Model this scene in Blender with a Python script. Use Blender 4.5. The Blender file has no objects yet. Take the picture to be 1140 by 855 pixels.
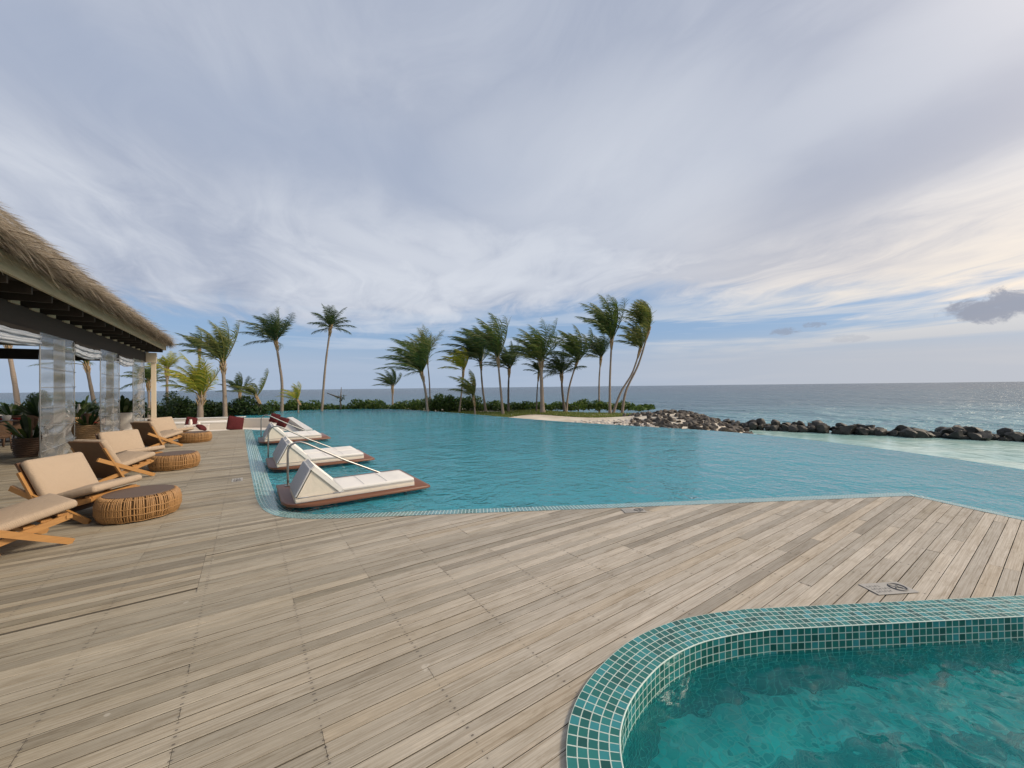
import bpy, bmesh, math, random
import numpy as np
from mathutils import Vector, Matrix, noise as mnoise
random.seed(7)
scene = bpy.context.scene
COL = scene.collection
R = math.radians
PI = math.pi

# ------------------------------------------------------------------ camera
FPX, YAW, PITCH, ROLL, H = 430.0, math.atan(295/430), R(.466), R(.63), 1.7
F = Vector((math.sin(YAW)*math.cos(PITCH), math.cos(YAW)*math.cos(PITCH), math.sin(PITCH)))
R0 = Vector((math.cos(YAW), -math.sin(YAW), 0))
F0 = Vector((math.sin(YAW), math.cos(YAW), 0))
U0 = R0.cross(F)
IX = R0*math.cos(ROLL) - U0*math.sin(ROLL)
IY = U0*math.cos(ROLL) + R0*math.sin(ROLL)
CAM = Vector((0, 0, H))
cd = bpy.data.cameras.new('camera'); cam = bpy.data.objects.new('camera', cd); COL.objects.link(cam)
cd.sensor_width = 36; cd.lens = FPX/1140*36; cd.clip_end = 60000; cd.clip_start = .05
cam.matrix_world = Matrix(((IX.x, IY.x, -F.x, 0), (IX.y, IY.y, -F.y, 0), (IX.z, IY.z, -F.z, H), (0, 0, 0, 1)))
scene.camera = cam

def ray(px, py): return F + IX*((px-570)/FPX) + IY*((427.5-py)/FPX)
def at(px, py, z=0.0):
    d = ray(px, py); return CAM + d*((z-H)/d.z)
def atd(px, py, depth): return CAM + ray(px, py)*depth
def cw(cx, cy, z=0.0):                       # metres right of / ahead of the camera -> world
    return Vector((R0.x*cx+F0.x*cy, R0.y*cx+F0.y*cy, z))

# ------------------------------------------------------------------ light
SUN_AZ, SUN_EL = R(92), R(36)
sh = R0*math.sin(SUN_AZ) + F0*math.cos(SUN_AZ)
SUN = Vector((sh.x*math.cos(SUN_EL), sh.y*math.cos(SUN_EL), math.sin(SUN_EL)))
sd = bpy.data.lights.new('sun', 'SUN'); sd.energy = 2.0; sd.angle = R(12); sd.color = (1, .86, .68)
so = bpy.data.objects.new('sun', sd); COL.objects.link(so)
so.rotation_euler = SUN.to_track_quat('Z', 'Y').to_euler()
so.location = (0, 0, 30)

scene.view_settings.view_transform = 'Standard'
scene.view_settings.look = 'None'
scene.view_settings.exposure = 0.36
scene.view_settings.gamma = 1.0
scene.view_settings.use_curve_mapping = False
scene.cycles.use_denoising = True
scene.cycles.max_bounces = 8
scene.cycles.transparent_max_bounces = 16
scene.cycles.sample_clamp_indirect = 4.0

# ------------------------------------------------------------------ node helper
class NT:
    def __init__(self, tree): self.t = tree; self.n = tree.nodes; self.l = tree.links
    def node(self, typ, **kw):
        n = self.n.new(typ)
        for k, v in kw.items(): setattr(n, k, v)
        return n
    def put(self, sock, v):
        if v is None: return
        if isinstance(v, bpy.types.NodeSocket): self.l.new(v, sock)
        else:
            if sock.type == 'RGBA' and hasattr(v, '__len__') and len(v) == 3: v = (*v, 1)
            sock.default_value = v
    def m(self, op, a, b=None, c=None, clamp=False):
        n = self.node('ShaderNodeMath', operation=op, use_clamp=clamp)
        for i, v in enumerate((a, b, c)): self.put(n.inputs[i], v)
        return n.outputs[0]
    def v(self, op, a, b=None):
        n = self.node('ShaderNodeVectorMath', operation=op)
        self.put(n.inputs[0], a)
        if b is not None: self.put(n.inputs[1], b)
        return n.outputs['Value'] if op in ('DOT_PRODUCT', 'LENGTH') else n.outputs['Vector']
    def xyz(self, x=0., y=0., z=0.):
        n = self.node('ShaderNodeCombineXYZ')
        for i, q in enumerate((x, y, z)): self.put(n.inputs[i], q)
        return n.outputs[0]
    def sep(self, v):
        n = self.node('ShaderNodeSeparateXYZ'); self.put(n.inputs[0], v); return n.outputs
    def ss(self, x, a, b):                    # smoothstep from a to b
        n = self.node('ShaderNodeMapRange', interpolation_type='SMOOTHSTEP')
        self.put(n.inputs[0], x); self.put(n.inputs[1], a); self.put(n.inputs[2], b)
        return n.outputs[0]
    def mix(self, f, a, b, blend='MIX'):
        n = self.node('ShaderNodeMix', data_type='RGBA', blend_type=blend)
        self.put(n.inputs[0], f); self.put(n.inputs[6], a); self.put(n.inputs[7], b)
        return n.outputs[2]
    def noise(self, vec, scale=1., detail=4., rough=.55, dist=0., col=False, dim='3D'):
        n = self.node('ShaderNodeTexNoise', noise_dimensions=dim)
        if vec is not None: self.put(n.inputs['Vector'], vec)
        n.inputs['Scale'].default_value = scale; n.inputs['Detail'].default_value = detail
        n.inputs['Roughness'].default_value = rough; n.inputs['Distortion'].default_value = dist
        return n.outputs['Color' if col else 'Fac']
    def ramp(self, f, stops):
        n = self.node('ShaderNodeValToRGB'); e = n.color_ramp.elements
        while len(e) < len(stops): e.new(.5)
        for s, (p, c) in zip(e, stops): s.position = p; s.color = (*c, 1)
        self.put(n.inputs[0], f); return n.outputs[0]
    def bump(self, h, strength=.3, dist=.02, normal=None):
        n = self.node('ShaderNodeBump'); n.inputs['Strength'].default_value = strength
        n.inputs['Distance'].default_value = dist; self.put(n.inputs['Height'], h)
        if normal: self.put(n.inputs['Normal'], normal)
        return n.outputs[0]
    def geo(self, o='Position'): return self.node('ShaderNodeNewGeometry').outputs[o]
    def tc(self, o='Object'): return self.node('ShaderNodeTexCoord').outputs[o]

def material(name):
    m = bpy.data.materials.new(name); m.use_nodes = True
    t = NT(m.node_tree); t.n.clear()
    t.out = t.node('ShaderNodeOutputMaterial')
    return m, t
def principled(t, **kw):
    p = t.node('ShaderNodeBsdfPrincipled')
    for k, v in kw.items(): t.put(p.inputs[k.replace('_', ' ')], v)
    return p
def finish(t, sh): t.l.new(sh, t.out.inputs['Surface'])

# ------------------------------------------------------------------ world: Nishita sky behind layers of cloud
W = bpy.data.worlds.new('World'); scene.world = W; W.use_nodes = True
t = NT(W.node_tree); t.n.clear()
d = t.v('NORMALIZE', t.tc('Generated'))
xr = t.v('DOT_PRODUCT', d, tuple(R0)); yf = t.v('DOT_PRODUCT', d, tuple(F0)); z = t.sep(d)[2]
zc = t.m('MAXIMUM', z, 0.0)
az = t.m('ARCTAN2', xr, yf)
sky = t.node('ShaderNodeTexSky', sky_type='NISHITA', sun_disc=False)
sky.sun_elevation = SUN_EL; sky.sun_rotation = math.atan2(SUN.x, SUN.y)
sky.air_density = 1.0; sky.dust_density = 1.0
K = 10.0                                       # the background runs at 0.1
def cc(r, g, b): return (r*K, g*K, b*K)
s = t.m('DIVIDE', 1.0, t.m('ADD', zc, .10))
px_, py_ = t.m('MULTIPLY', xr, s), t.m('MULTIPLY', yf, s)
ca_, sa_ = math.cos(R(20)), math.sin(R(20))     # the cloud streets run a little left of the view
qx = t.m('ADD', t.m('MULTIPLY', px_, ca_), t.m('MULTIPLY', py_, sa_)); qy = t.m('SUBTRACT', t.m('MULTIPLY', py_, ca_), t.m('MULTIPLY', px_, sa_))
wv = t.noise(t.xyz(t.m('MULTIPLY', px_, .7), t.m('MULTIPLY', py_, .7), 1.9), 1.0, 3, .5, 0., True)
wvs = t.sep(wv)
qx = t.m('ADD', qx, t.m('MULTIPLY', t.m('SUBTRACT', wvs[0], .5), .6)); qy = t.m('ADD', qy, t.m('MULTIPLY', t.m('SUBTRACT', wvs[1], .5), .6))
streak = t.noise(t.xyz(t.m('MULTIPLY', qx, .80), t.m('MULTIPLY', qy, .40), .3), 1.0, 6, .55, .8)
fine = t.noise(t.xyz(t.m('MULTIPLY', qx, 2.6), t.m('MULTIPLY', qy, 1.25), 4.1), 1.3, 8, .62, .9)
big = t.noise(t.xyz(t.m('MULTIPLY', px_, .34), t.m('MULTIPLY', py_, .26), 7.7), 1.0, 3, .5, .3)
sheet_n = t.m('ADD', t.m('MULTIPLY', streak, .65), t.m('MULTIPLY', fine, .35))
# the lower limit of the high cloud sheet
lim = t.m('ADD', z, t.m('MULTIPLY', t.m('SUBTRACT', sheet_n, .5), .30))
lim = t.m('SUBTRACT', lim, t.m('MULTIPLY', t.ss(t.m('ABSOLUTE', t.m('SUBTRACT', az, .32)), .55, .0), .045))
sheet = t.ss(lim, .12, .20)
blue = t.mix(.80, sky.outputs[0], cc(.20, .31, .49))
bright = t.m('ADD', t.m('MULTIPLY', streak, .60), t.m('ADD', t.m('MULTIPLY', big, .40), t.m('MULTIPLY', fine, .34)))
bf = t.ss(bright, .50, .84)
low = t.ss(z, .62, .20)
bf = t.m('MULTIPLY', bf, t.m('ADD', .55, t.m('MULTIPLY', low, .45)))
def band(a0, e0, a1, e1, wd, fade0, fade1, seed):
    el = t.m('ARCSINE', zc); k = (e1-e0)/(a1-a0)
    c = t.m('ADD', e0, t.m('MULTIPLY', t.m('SUBTRACT', az, a0), k))
    n_ = t.noise(t.xyz(t.m('MULTIPLY', px_, .9), t.m('MULTIPLY', py_, .6), seed), 1.2, 5, .55, .8)
    dd_ = t.m('ABSOLUTE', t.m('ADD', t.m('SUBTRACT', el, c), t.m('MULTIPLY', t.m('SUBTRACT', n_, .5), wd*2.6)))
    return t.m('MULTIPLY', t.ss(dd_, wd*1.5, wd*.1), t.ss(az, fade0, fade1))
bd = t.m('MULTIPLY', band(.593, .345, .924, .40, .075, .42, .72, 3.3), .80)
bl = t.m('MULTIPLY', band(-.83, .50, -.02, .49, .10, .25, -.25, 6.1), .55)
bb = t.m('MULTIPLY', t.m('MULTIPLY', band(-.474, .37, .07, .25, .05, .35, .05, 8.7), t.ss(az, -.8, -.3)), .8)
bc = t.m('MULTIPLY', band(.30, .43, .85, .54, .10, .0, .35, 11.), .5)
bf = t.m('MULTIPLY', bf, t.m('SUBTRACT', 1., t.m('MAXIMUM', bd, bl)))
bf = t.m('MAXIMUM', bf, t.m('MAXIMUM', bb, bc))
q1 = t.m('DIVIDE', t.m('SUBTRACT', az, .22), .42); q2 = t.m('DIVIDE', t.m('SUBTRACT', t.m('ARCSINE', zc), .44), .24)
qr = t.m('ADD', t.m('ADD', t.m('MULTIPLY', q1, q1), t.m('MULTIPLY', q2, q2)), t.m('MULTIPLY', t.m('SUBTRACT', sheet_n, .5), 4.5))
bf = t.m('MAXIMUM', bf, t.m('MULTIPLY', t.ss(qr, 1.9, -.3), t.m('ADD', .30, t.m('MULTIPLY', fine, .75))))
bf = t.m('MULTIPLY', bf, t.m('SUBTRACT', 1., t.m('MULTIPLY', bd, .85)))
cool = t.mix(bf, cc(.29, .33, .425), cc(.52, .55, .61))
cool = t.mix(t.m('MULTIPLY', bl, .5), cool, cc(.28, .34, .46))
warm = t.m('MULTIPLY', t.ss(az, .15, .85), t.ss(z, .48, .10))
cool = t.mix(t.m('MULTIPLY', warm, t.m('ADD', .35, t.m('MULTIPLY', bf, .65))), cool, cc(.76, .67, .57))
col = t.mix(sheet, blue, cool)
# thin strata low over the sea
st = t.noise(t.xyz(t.m('MULTIPLY', az, 1.3), t.m('MULTIPLY', z, 17.), 2.2), 1.6, 5, .55, .4)
stm = t.m('MULTIPLY', t.ss(st, .44, .62), t.m('MULTIPLY', t.ss(z, .24, .13), .75))
wl = t.ss(az, -.1, .85)
col = t.mix(stm, col, t.mix(wl, cc(.43, .49, .58), cc(.64, .605, .56)))
hz = t.ss(z, .135, .045)
col = t.mix(t.m('MULTIPLY', hz, .92), col, t.mix(wl, cc(.31, .38, .49), cc(.40, .42, .465)))
# small dark clouds drifting under the sheet
def puff(c0, z0, ra, rz, seed, dens):
    global col
    nn = t.noise(t.xyz(t.m('MULTIPLY', az, 1/ra*1.5), t.m('MULTIPLY', z, 1/rz*1.1), seed), 1.0, 8, .68, .5)
    a = t.m('DIVIDE', t.m('SUBTRACT', az, c0), ra); b = t.m('DIVIDE', t.m('SUBTRACT', z, z0), rz)
    below = t.m('MULTIPLY', t.m('MAXIMUM', t.m('MULTIPLY', b, -1.), 0.), 1.2)
    r2 = t.m('ADD', t.m('ADD', t.m('MULTIPLY', a, a), t.m('MULTIPLY', b, b)), below)
    k = t.ss(t.m('ADD', r2, t.m('MULTIPLY', t.m('SUBTRACT', nn, .5), 4.2)), 1.25, .25)
    col = t.mix(t.m('MULTIPLY', k, dens), col, cc(.235, .26, .325))
puff(.895, .116, .052, .030, 1.3, .95)
puff(.617, .109, .026, .010, 5.3, .62)
puff(.665, .117, .020, .008, 8.3, .55)
puff(.72, .085, .03, .010, 9.9, .22)
# the veiled sun: a broad warm brightening of the cloud round it
g = t.m('MAXIMUM', t.v('DOT_PRODUCT', d, tuple(SUN)), 0.0)
gl = t.m('ADD', t.m('MULTIPLY', t.m('POWER', g, 22.), 2.6), t.m('MULTIPLY', t.m('POWER', g, 6.), .30))
add = t.node('ShaderNodeMix', data_type='RGBA', blend_type='ADD'); add.inputs[0].default_value = 1
glc = t.node('ShaderNodeMix', data_type='RGBA'); t.put(glc.inputs[0], t.m('MINIMUM', t.m('DIVIDE', gl, 3.), 1.))
t.put(glc.inputs[6], (0, 0, 0)); t.put(glc.inputs[7], cc(3.0, 2.35, 1.65))
t.l.new(col, add.inputs[6]); t.l.new(glc.outputs[2], add.inputs[7])
bg = t.node('ShaderNodeBackground'); bg.inputs['Strength'].default_value = .1
t.l.new(add.outputs[2], bg.inputs['Color'])
wo = t.node('ShaderNodeOutputWorld'); t.l.new(bg.outputs[0], wo.inputs['Surface'])
W.cycles.sampling_method = 'MANUAL'; W.cycles.sample_map_resolution = 1024

# ------------------------------------------------------------------ mesh helper
class MB:
    def __init__(self): self.v = []; self.f = []; self.u = None
    def add(self, vs, fs):
        o = len(self.v); self.v += [tuple(p) for p in vs]; self.f += [tuple(i+o for i in f) for f in fs]; return o
    def box(self, x0, y0, z0, x1, y1, z1, M=None):
        vs = [Vector(p) for p in ((x0,y0,z0),(x1,y0,z0),(x1,y1,z0),(x0,y1,z0),(x0,y0,z1),(x1,y0,z1),(x1,y1,z1),(x0,y1,z1))]
        if M: vs = [M @ p for p in vs]
        self.add(vs, [(3,2,1,0),(4,5,6,7),(0,1,5,4),(1,2,6,5),(2,3,7,6),(3,0,4,7)])
    def beam(self, a, b, w, h, up=(0,0,1)):   # rectangular bar from a to b
        a, b = Vector(a), Vector(b); d = (b-a).normalized(); s = d.cross(Vector(up)).normalized()*(w/2); n = s.cross(d).normalized()*(h/2)
        vs = [a-s-n, a+s-n, a+s+n, a-s+n, b-s-n, b+s-n, b+s+n, b-s+n]
        self.add(vs, [(0,1,2,3),(7,6,5,4),(0,4,5,1),(1,5,6,2),(2,6,7,3),(3,7,4,0)])
    def rbox(self, x0, y0, z0, x1, y1, z1, r=.04, seg=4, M=None, puff=0.0):
        bm = bmesh.new(); bmesh.ops.create_cube(bm, size=1)
        for v in bm.verts: v.co = Vector((v.co.x*(x1-x0), v.co.y*(y1-y0), v.co.z*(z1-z0)))
        bmesh.ops.bevel(bm, geom=bm.edges[:], offset=r, segments=seg, profile=.5, affect='EDGES')
        if puff:
            big = [f for f in bm.faces if f.calc_area() > .05]
            es = list({e for f in big for e in f.edges})
            bmesh.ops.subdivide_edges(bm, edges=es, cuts=5, use_grid_fill=True)
        c = Vector(((x0+x1)/2, (y0+y1)/2, (z0+z1)/2)); sx, sy = (x1-x0)/2, (y1-y0)/2
        vs = []
        bm.verts.ensure_lookup_table()
        for v in bm.verts:
            p = v.co.copy()
            if puff:
                k = max(0, 1-(p.x/sx)**2)*max(0, 1-(p.y/sy)**2)
                p.z += puff*k*(1 if p.z > 0 else -.3)*(1+.5*mnoise.noise(Vector((p.x*5, p.y*5, x0*3))))
            p += c; vs.append(M @ p if M else p)
        bm.verts.index_update()
        self.add(vs, [[v.index for v in f.verts] for f in bm.faces]); bm.free()
    def tube(self, pts, rad, n=8, cap=True):
        pts = [Vector(p) for p in pts]
        if not hasattr(rad, '__len__'): rad = [rad]*len(pts)
        o = len(self.v); prev = None
        for i, p in enumerate(pts):
            d = (pts[min(i+1, len(pts)-1)]-pts[max(i-1, 0)]).normalized()
            ref = prev if prev is not None else (Vector((0,0,1)) if abs(d.z) < .9 else Vector((1,0,0)))
            s = (ref - d*ref.dot(d)).normalized(); prev = s; q = d.cross(s)
            for k in range(n):
                a = 2*PI*k/n; self.v.append(tuple(p + (s*math.cos(a)+q*math.sin(a))*rad[i]))
        for i in range(len(pts)-1):
            for k in range(n):
                a, b = o+i*n+k, o+i*n+(k+1)%n; self.f.append((a, b, b+n, a+n))
        if cap:
            self.f.append(tuple(o+k for k in range(n))[::-1]); e = o+(len(pts)-1)*n; self.f.append(tuple(e+k for k in range(n)))
    def lathe(self, prof, c=(0,0,0), n=32, sx=1, sy=1):
        o = len(self.v)
        for r, z in prof:
            for k in range(n):
                a = 2*PI*k/n; self.v.append((c[0]+r*sx*math.cos(a), c[1]+r*sy*math.sin(a), c[2]+z))
        for i in range(len(prof)-1):
            for k in range(n):
                a, b = o+i*n+k, o+i*n+(k+1)%n; self.f.append((a, b, b+n, a+n))
        self.f.append(tuple(o+k for k in range(n))[::-1]); e = o+(len(prof)-1)*n; self.f.append(tuple(e+k for k in range(n)))
    def build(self, name, mat, parent=None, smooth=False, uv=None):
        me = bpy.data.meshes.new(name); me.from_pydata(self.v, [], self.f)
        if uv is not None:
            l = me.uv_layers.new(name='UVMap'); flat = [c for f in uv for p in f for c in p]; l.data.foreach_set('uv', flat)
        me.materials.append(mat)
        if smooth: me.polygons.foreach_set('use_smooth', [True]*len(me.polygons))
        me.validate()
        o = bpy.data.objects.new(name, me); COL.objects.link(o)
        if parent: o.parent = parent
        return o
def soft(o, ang=40):
    o.data.polygons.foreach_set('use_smooth', [True]*len(o.data.polygons)); o.data.set_sharp_from_angle(angle=R(ang)); return o
def tag(o, label=None, cat=None, group=None, kind=None):
    if label: o['label'] = label
    if cat: o['category'] = cat
    if group: o['group'] = group
    if kind: o['kind'] = kind
    return o
def thing(name, label, cat, loc=(0,0,0), rz=0, group=None):
    o = bpy.data.objects.new(name, None); COL.objects.link(o); o.empty_display_size = .2
    o.location = loc; o.rotation_euler = (0, 0, rz); return tag(o, label, cat, group)
def copy_tree(o, parent=None):
    c = o.copy(); COL.objects.link(c)
    if parent: c.parent = parent
    for ch in list(o.children): copy_tree(ch, c)
    return c

# ------------------------------------------------------------------ materials
def mat_simple(name, color, rough=.6, var=.15, scale=8., bump=0., metal=0., spec=.5, bscale=None):
    m, t = material(name); n = t.noise(t.tc('Object'), scale, 5, .6)
    c = t.mix(n, tuple(x*(1-var) for x in color), tuple(min(1, x*(1+var)) for x in color))
    p = principled(t, Base_Color=c, Roughness=rough, Metallic=metal, Specular_IOR_Level=spec)
    if bump:
        t.put(p.inputs['Normal'], t.bump(t.noise(t.tc('Object'), bscale or scale*4, 4, .6), bump, .01))
    finish(t, p.outputs[0]); return m

def mat_deck():
    m, t = material('weathered_deck_wood')
    P = t.geo(); x, y, zz = t.sep(P); rnd = t.geo('Random Per Island')
    r2 = t.m('FRACT', t.m('MULTIPLY', rnd, 37.7)); r3 = t.m('FRACT', t.m('MULTIPLY', rnd, 91.3))
    base = t.ramp(rnd, [(0, (.29, .262, .218)), (.15, (.40, .369, .315)), (.5, (.475, .435, .372)), (.8, (.54, .492, .418)), (.93, (.465, .405, .32)), (1, (.32, .295, .245))])
    grain = t.noise(t.xyz(t.m('ADD', t.m('MULTIPLY', x, 1.6), t.m('MULTIPLY', r2, 60.)), t.m('MULTIPLY', y, 130.), r3), 1., 8, .72, .6)
    c = t.mix(t.m('MULTIPLY', t.ss(grain, .38, .68), .90), base, t.mix(1., base, (.60, .55, .49), 'MULTIPLY'))
    # olive-grey darkening towards the left; weathered, sun-bleached patches
    blot = t.noise(t.xyz(t.m('MULTIPLY', x, .8), t.m('MULTIPLY', y, 2.2), 0.), 1., 5, .6, .3)
    c = t.mix(t.m('MULTIPLY', t.ss(blot, .42, .70), .30), c, t.mix(1., c, (.74, .70, .60), 'MULTIPLY'))
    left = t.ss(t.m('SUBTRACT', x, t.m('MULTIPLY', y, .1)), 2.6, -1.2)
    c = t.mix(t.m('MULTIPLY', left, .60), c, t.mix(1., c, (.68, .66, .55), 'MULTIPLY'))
    # a few white stains
    patch = t.noise(t.xyz(t.m('MULTIPLY', x, 3.2), t.m('MULTIPLY', y, 14.), r2), 1., 7, .7, .4)
    c = t.mix(t.m('MULTIPLY', t.ss(patch, .50, .64), .58), c, t.mix(1., c, (.70, .66, .60), 'MULTIPLY'))
    c = t.mix(t.m('MULTIPLY', t.ss(patch, .46, .34), .45), c, t.mix(1., c, (1.28, 1.26, 1.24), 'MULTIPLY'))
    worn = t.noise(t.xyz(x, y, 9.), .55, 6, .62, .4)
    c = t.mix(t.m('MULTIPLY', t.ss(worn, .52, .68), .28), c, t.mix(1., c, (.72, .69, .63), 'MULTIPLY'))
    stn = t.noise(t.xyz(t.m('MULTIPLY', x, 6.), t.m('MULTIPLY', y, 6.), 3.), 1., 2, .5)
    c = t.mix(t.m('MULTIPLY', t.ss(stn, .735, .76), .35), c, (.62, .58, .50))
    # screw heads: two per board at each joist
    jx = t.m('ABSOLUTE', t.m('SUBTRACT', t.m('FRACT', t.m('DIVIDE', x, .6)), .5))
    dx = t.m('MULTIPLY', jx, .6)
    fy = t.m('FRACT', t.m('DIVIDE', y, .098)); dy = t.m('MULTIPLY', t.m('ABSOLUTE', t.m('SUBTRACT', t.m('ABSOLUTE', t.m('SUBTRACT', fy, .5)), .27)), .098)
    wob = t.m('MULTIPLY', t.m('SUBTRACT', r2, .5), .012)
    ddx = t.m('ABSOLUTE', t.m('ADD', dx, wob))
    dist = t.m('SQRT', t.m('ADD', t.m('MULTIPLY', ddx, ddx), t.m('MULTIPLY', dy, dy)))
    screw = t.ss(dist, .0062, .0042)
    c = t.mix(t.m('MULTIPLY', screw, .75), c, (.07, .06, .05))
    halo = t.ss(dist, .02, .005)
    c = t.mix(t.m('MULTIPLY', halo, .15), c, (.12, .10, .08))
    rough = t.m('ADD', .55, t.m('MULTIPLY', grain, .2))
    bp = t.bump(t.m('SUBTRACT', grain, t.m('MULTIPLY', screw, .8)), .25, .004)
    p = principled(t, Base_Color=c, Roughness=rough, Normal=bp, Specular_IOR_Level=.4)
    finish(t, p.outputs[0]); return m

def mat_wood(name, c0, c1, axis=0, rough=.45, sc=1.0):
    m, t = material(name); o = t.sep(t.tc('Object'))
    k = [30*sc, 30*sc, 30*sc]; k[axis] = 2.2*sc
    n = t.noise(t.xyz(*[t.m('MULTIPLY', o[i], k[i]) for i in range(3)]), 1., 5, .6, .8)
    c = t.mix(n, c0, c1); p = principled(t, Base_Color=c, Roughness=rough, Normal=t.bump(n, .12, .004))
    finish(t, p.outputs[0]); return m

def mat_tile(name, cols, grout, rough=.07, wet=0., gw=.055):
    m, t = material(name); uv = t.node('ShaderNodeUVMap').outputs[0]; u, v, _ = t.sep(uv)
    fu, fv = t.m('FRACT', u), t.m('FRACT', v); iu, iv = t.m('FLOOR', u), t.m('FLOOR', v)
    wn = t.node('ShaderNodeTexWhiteNoise', noise_dimensions='2D'); t.put(wn.inputs['Vector'], t.xyz(iu, iv))
    e = t.m('MINIMUM', t.m('MINIMUM', fu, t.m('SUBTRACT', 1., fu)), t.m('MINIMUM', fv, t.m('SUBTRACT', 1., fv)))
    wb = t.m('MULTIPLY', t.m('SUBTRACT', t.noise(uv, 3., 2), .5), .03)
    tile = t.ss(t.m('ADD', e, wb), gw*.75, gw*1.25)
    c = t.ramp(wn.outputs['Value'], [(i/(len(cols)-1), q) for i, q in enumerate(cols)])
    c = t.mix(t.noise(uv, 1.7, 4, .6), c, t.mix(1., c, (1.35, 1.3, 1.25), 'MULTIPLY'))
    gc = t.mix(t.noise(uv, .8, 3, .6), tuple(g*.75 for g in grout), grout)
    c = t.mix(tile, gc, c)
    rr = t.m('SUBTRACT', .7, t.m('MULTIPLY', tile, .7-rough))
    tilt = t.m('MULTIPLY', t.m('ADD', t.m('MULTIPLY', fu, t.m('SUBTRACT', wn.outputs['Value'], .5)), t.m('MULTIPLY', fv, t.m('SUBTRACT', t.sep(wn.outputs['Color'])[1], .5))), .25)
    bp = t.bump(t.m('ADD', tile, tilt), .5, .003)
    p = principled(t, Base_Color=c, Roughness=rr, Normal=bp, Specular_IOR_Level=.5)
    finish(t, p.outputs[0]); return m

def wave_height(t, scales, P=None):
    P = P or t.geo(); h = None
    for sc, amp, det, st in scales:
        o = t.sep(P)
        q = t.noise(t.xyz(t.m('MULTIPLY', o[0], sc), t.m('MULTIPLY', o[1], sc*st), sc), 1., det, .5, .8)
        q = t.m('MULTIPLY', q, amp); h = q if h is None else t.m('ADD', h, q)
    return h

def mat_clear_water(name, tint, scales, strength, dist, body, bodyf, sheen=.85):
    """refracting surface over a tiled basin, with a share of scattered light from the water itself"""
    m, t = material(name)
    gust = t.noise(t.geo(), .22, 3, .55, .6)
    h = t.m('MULTIPLY', wave_height(t, scales), t.m('ADD', .45, t.m('MULTIPLY', gust, 1.2))); bp = t.bump(h, strength, dist)
    fr = t.node('ShaderNodeFresnel'); fr.inputs['IOR'].default_value = 1.33; t.put(fr.inputs['Normal'], bp)
    rf = t.node('ShaderNodeBsdfRefraction'); rf.inputs['IOR'].default_value = 1.33; t.put(rf.inputs['Color'], tint); rf.inputs['Roughness'].default_value = 0; t.put(rf.inputs['Normal'], bp)
    df = t.node('ShaderNodeBsdfDiffuse'); t.put(df.inputs['Color'], body)
    gl = t.node('ShaderNodeBsdfGlossy'); gl.inputs['Roughness'].default_value = .03; t.put(gl.inputs['Normal'], bp)
    a = t.node('ShaderNodeMixShader'); a.inputs[0].default_value = bodyf; t.l.new(rf.outputs[0], a.inputs[1]); t.l.new(df.outputs[0], a.inputs[2])
    b = t.node('ShaderNodeMixShader'); t.l.new(t.m('MULTIPLY', fr.outputs[0], sheen), b.inputs[0]); t.l.new(a.outputs[0], b.inputs[1]); t.l.new(gl.outputs[0], b.inputs[2])
    finish(t, b.outputs[0]); return m

def mat_open_water(name, colour, scales, strength, dist, rough=.06, spec=.5):
    m, t = material(name); bp = t.bump(wave_height(t, scales), strength, dist)
    c = colour(t) if callable(colour) else colour
    p = principled(t, Base_Color=c, Roughness=rough, IOR=1.33, Specular_IOR_Level=spec, Normal=bp)
    finish(t, p.outputs[0]); return m

def mat_leaf(name, stops, trans=.35, rough=.45):
    m, t = material(name); rnd = t.geo('Random Per Island')
    c = t.ramp(rnd, stops); c = t.mix(t.noise(t.geo(), 1.3, 3), t.mix(1., c, (.75, .78, .7), 'MULTIPLY'), c)
    p = principled(t, Base_Color=c, Roughness=rough, Specular_IOR_Level=.35)
    tr = t.node('ShaderNodeBsdfTranslucent'); t.put(tr.inputs['Color'], t.mix(1., c, (1.5, 1.6, .8), 'MULTIPLY'))
    mx = t.node('ShaderNodeMixShader'); mx.inputs[0].default_value = trans
    t.l.new(p.outputs[0], mx.inputs[1]); t.l.new(tr.outputs[0], mx.inputs[2]); finish(t, mx.outputs[0]); return m

def mat_trunk(name, c0, c1):
    m, t = material(name); P = t.geo(); o = t.sep(P)
    ring = t.noise(t.xyz(t.m('MULTIPLY', o[0], 1.), t.m('MULTIPLY', o[1], 1.), t.m('MULTIPLY', o[2], 11.)), 1., 3, .6, .3)
    n2 = t.noise(P, 6., 4)
    c = t.mix(t.m('ADD', t.m('MULTIPLY', ring, .6), t.m('MULTIPLY', n2, .4)), c0, c1)
    p = principled(t, Base_Color=c, Roughness=.85, Normal=t.bump(ring, .6, .03)); finish(t, p.outputs[0]); return m

def mat_rock(name, c0, c1, wet=0):
    m, t = material(name); P = t.geo(); n = t.noise(P, 2.2, 8, .65, .3); n2 = t.noise(P, 9., 6, .6); r = t.geo('Random Per Island')
    oi = t.node('ShaderNodeObjectInfo').outputs['Random']
    c = t.mix(t.ss(n, .3, .7), c0, c1); c = t.mix(t.m('MULTIPLY', n2, .5), c, t.mix(1., c, (.55, .52, .5), 'MULTIPLY'))
    c = t.mix(oi, t.mix(1., c, (.65, .66, .68), 'MULTIPLY'), t.mix(1., c, (1.35, 1.28, 1.2), 'MULTIPLY'))
    p = principled(t, Base_Color=c, Roughness=.75-wet*.35, Normal=t.bump(t.m('ADD', n, t.m('MULTIPLY', n2, .4)), .8, .06)); finish(t, p.outputs[0]); return m

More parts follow.
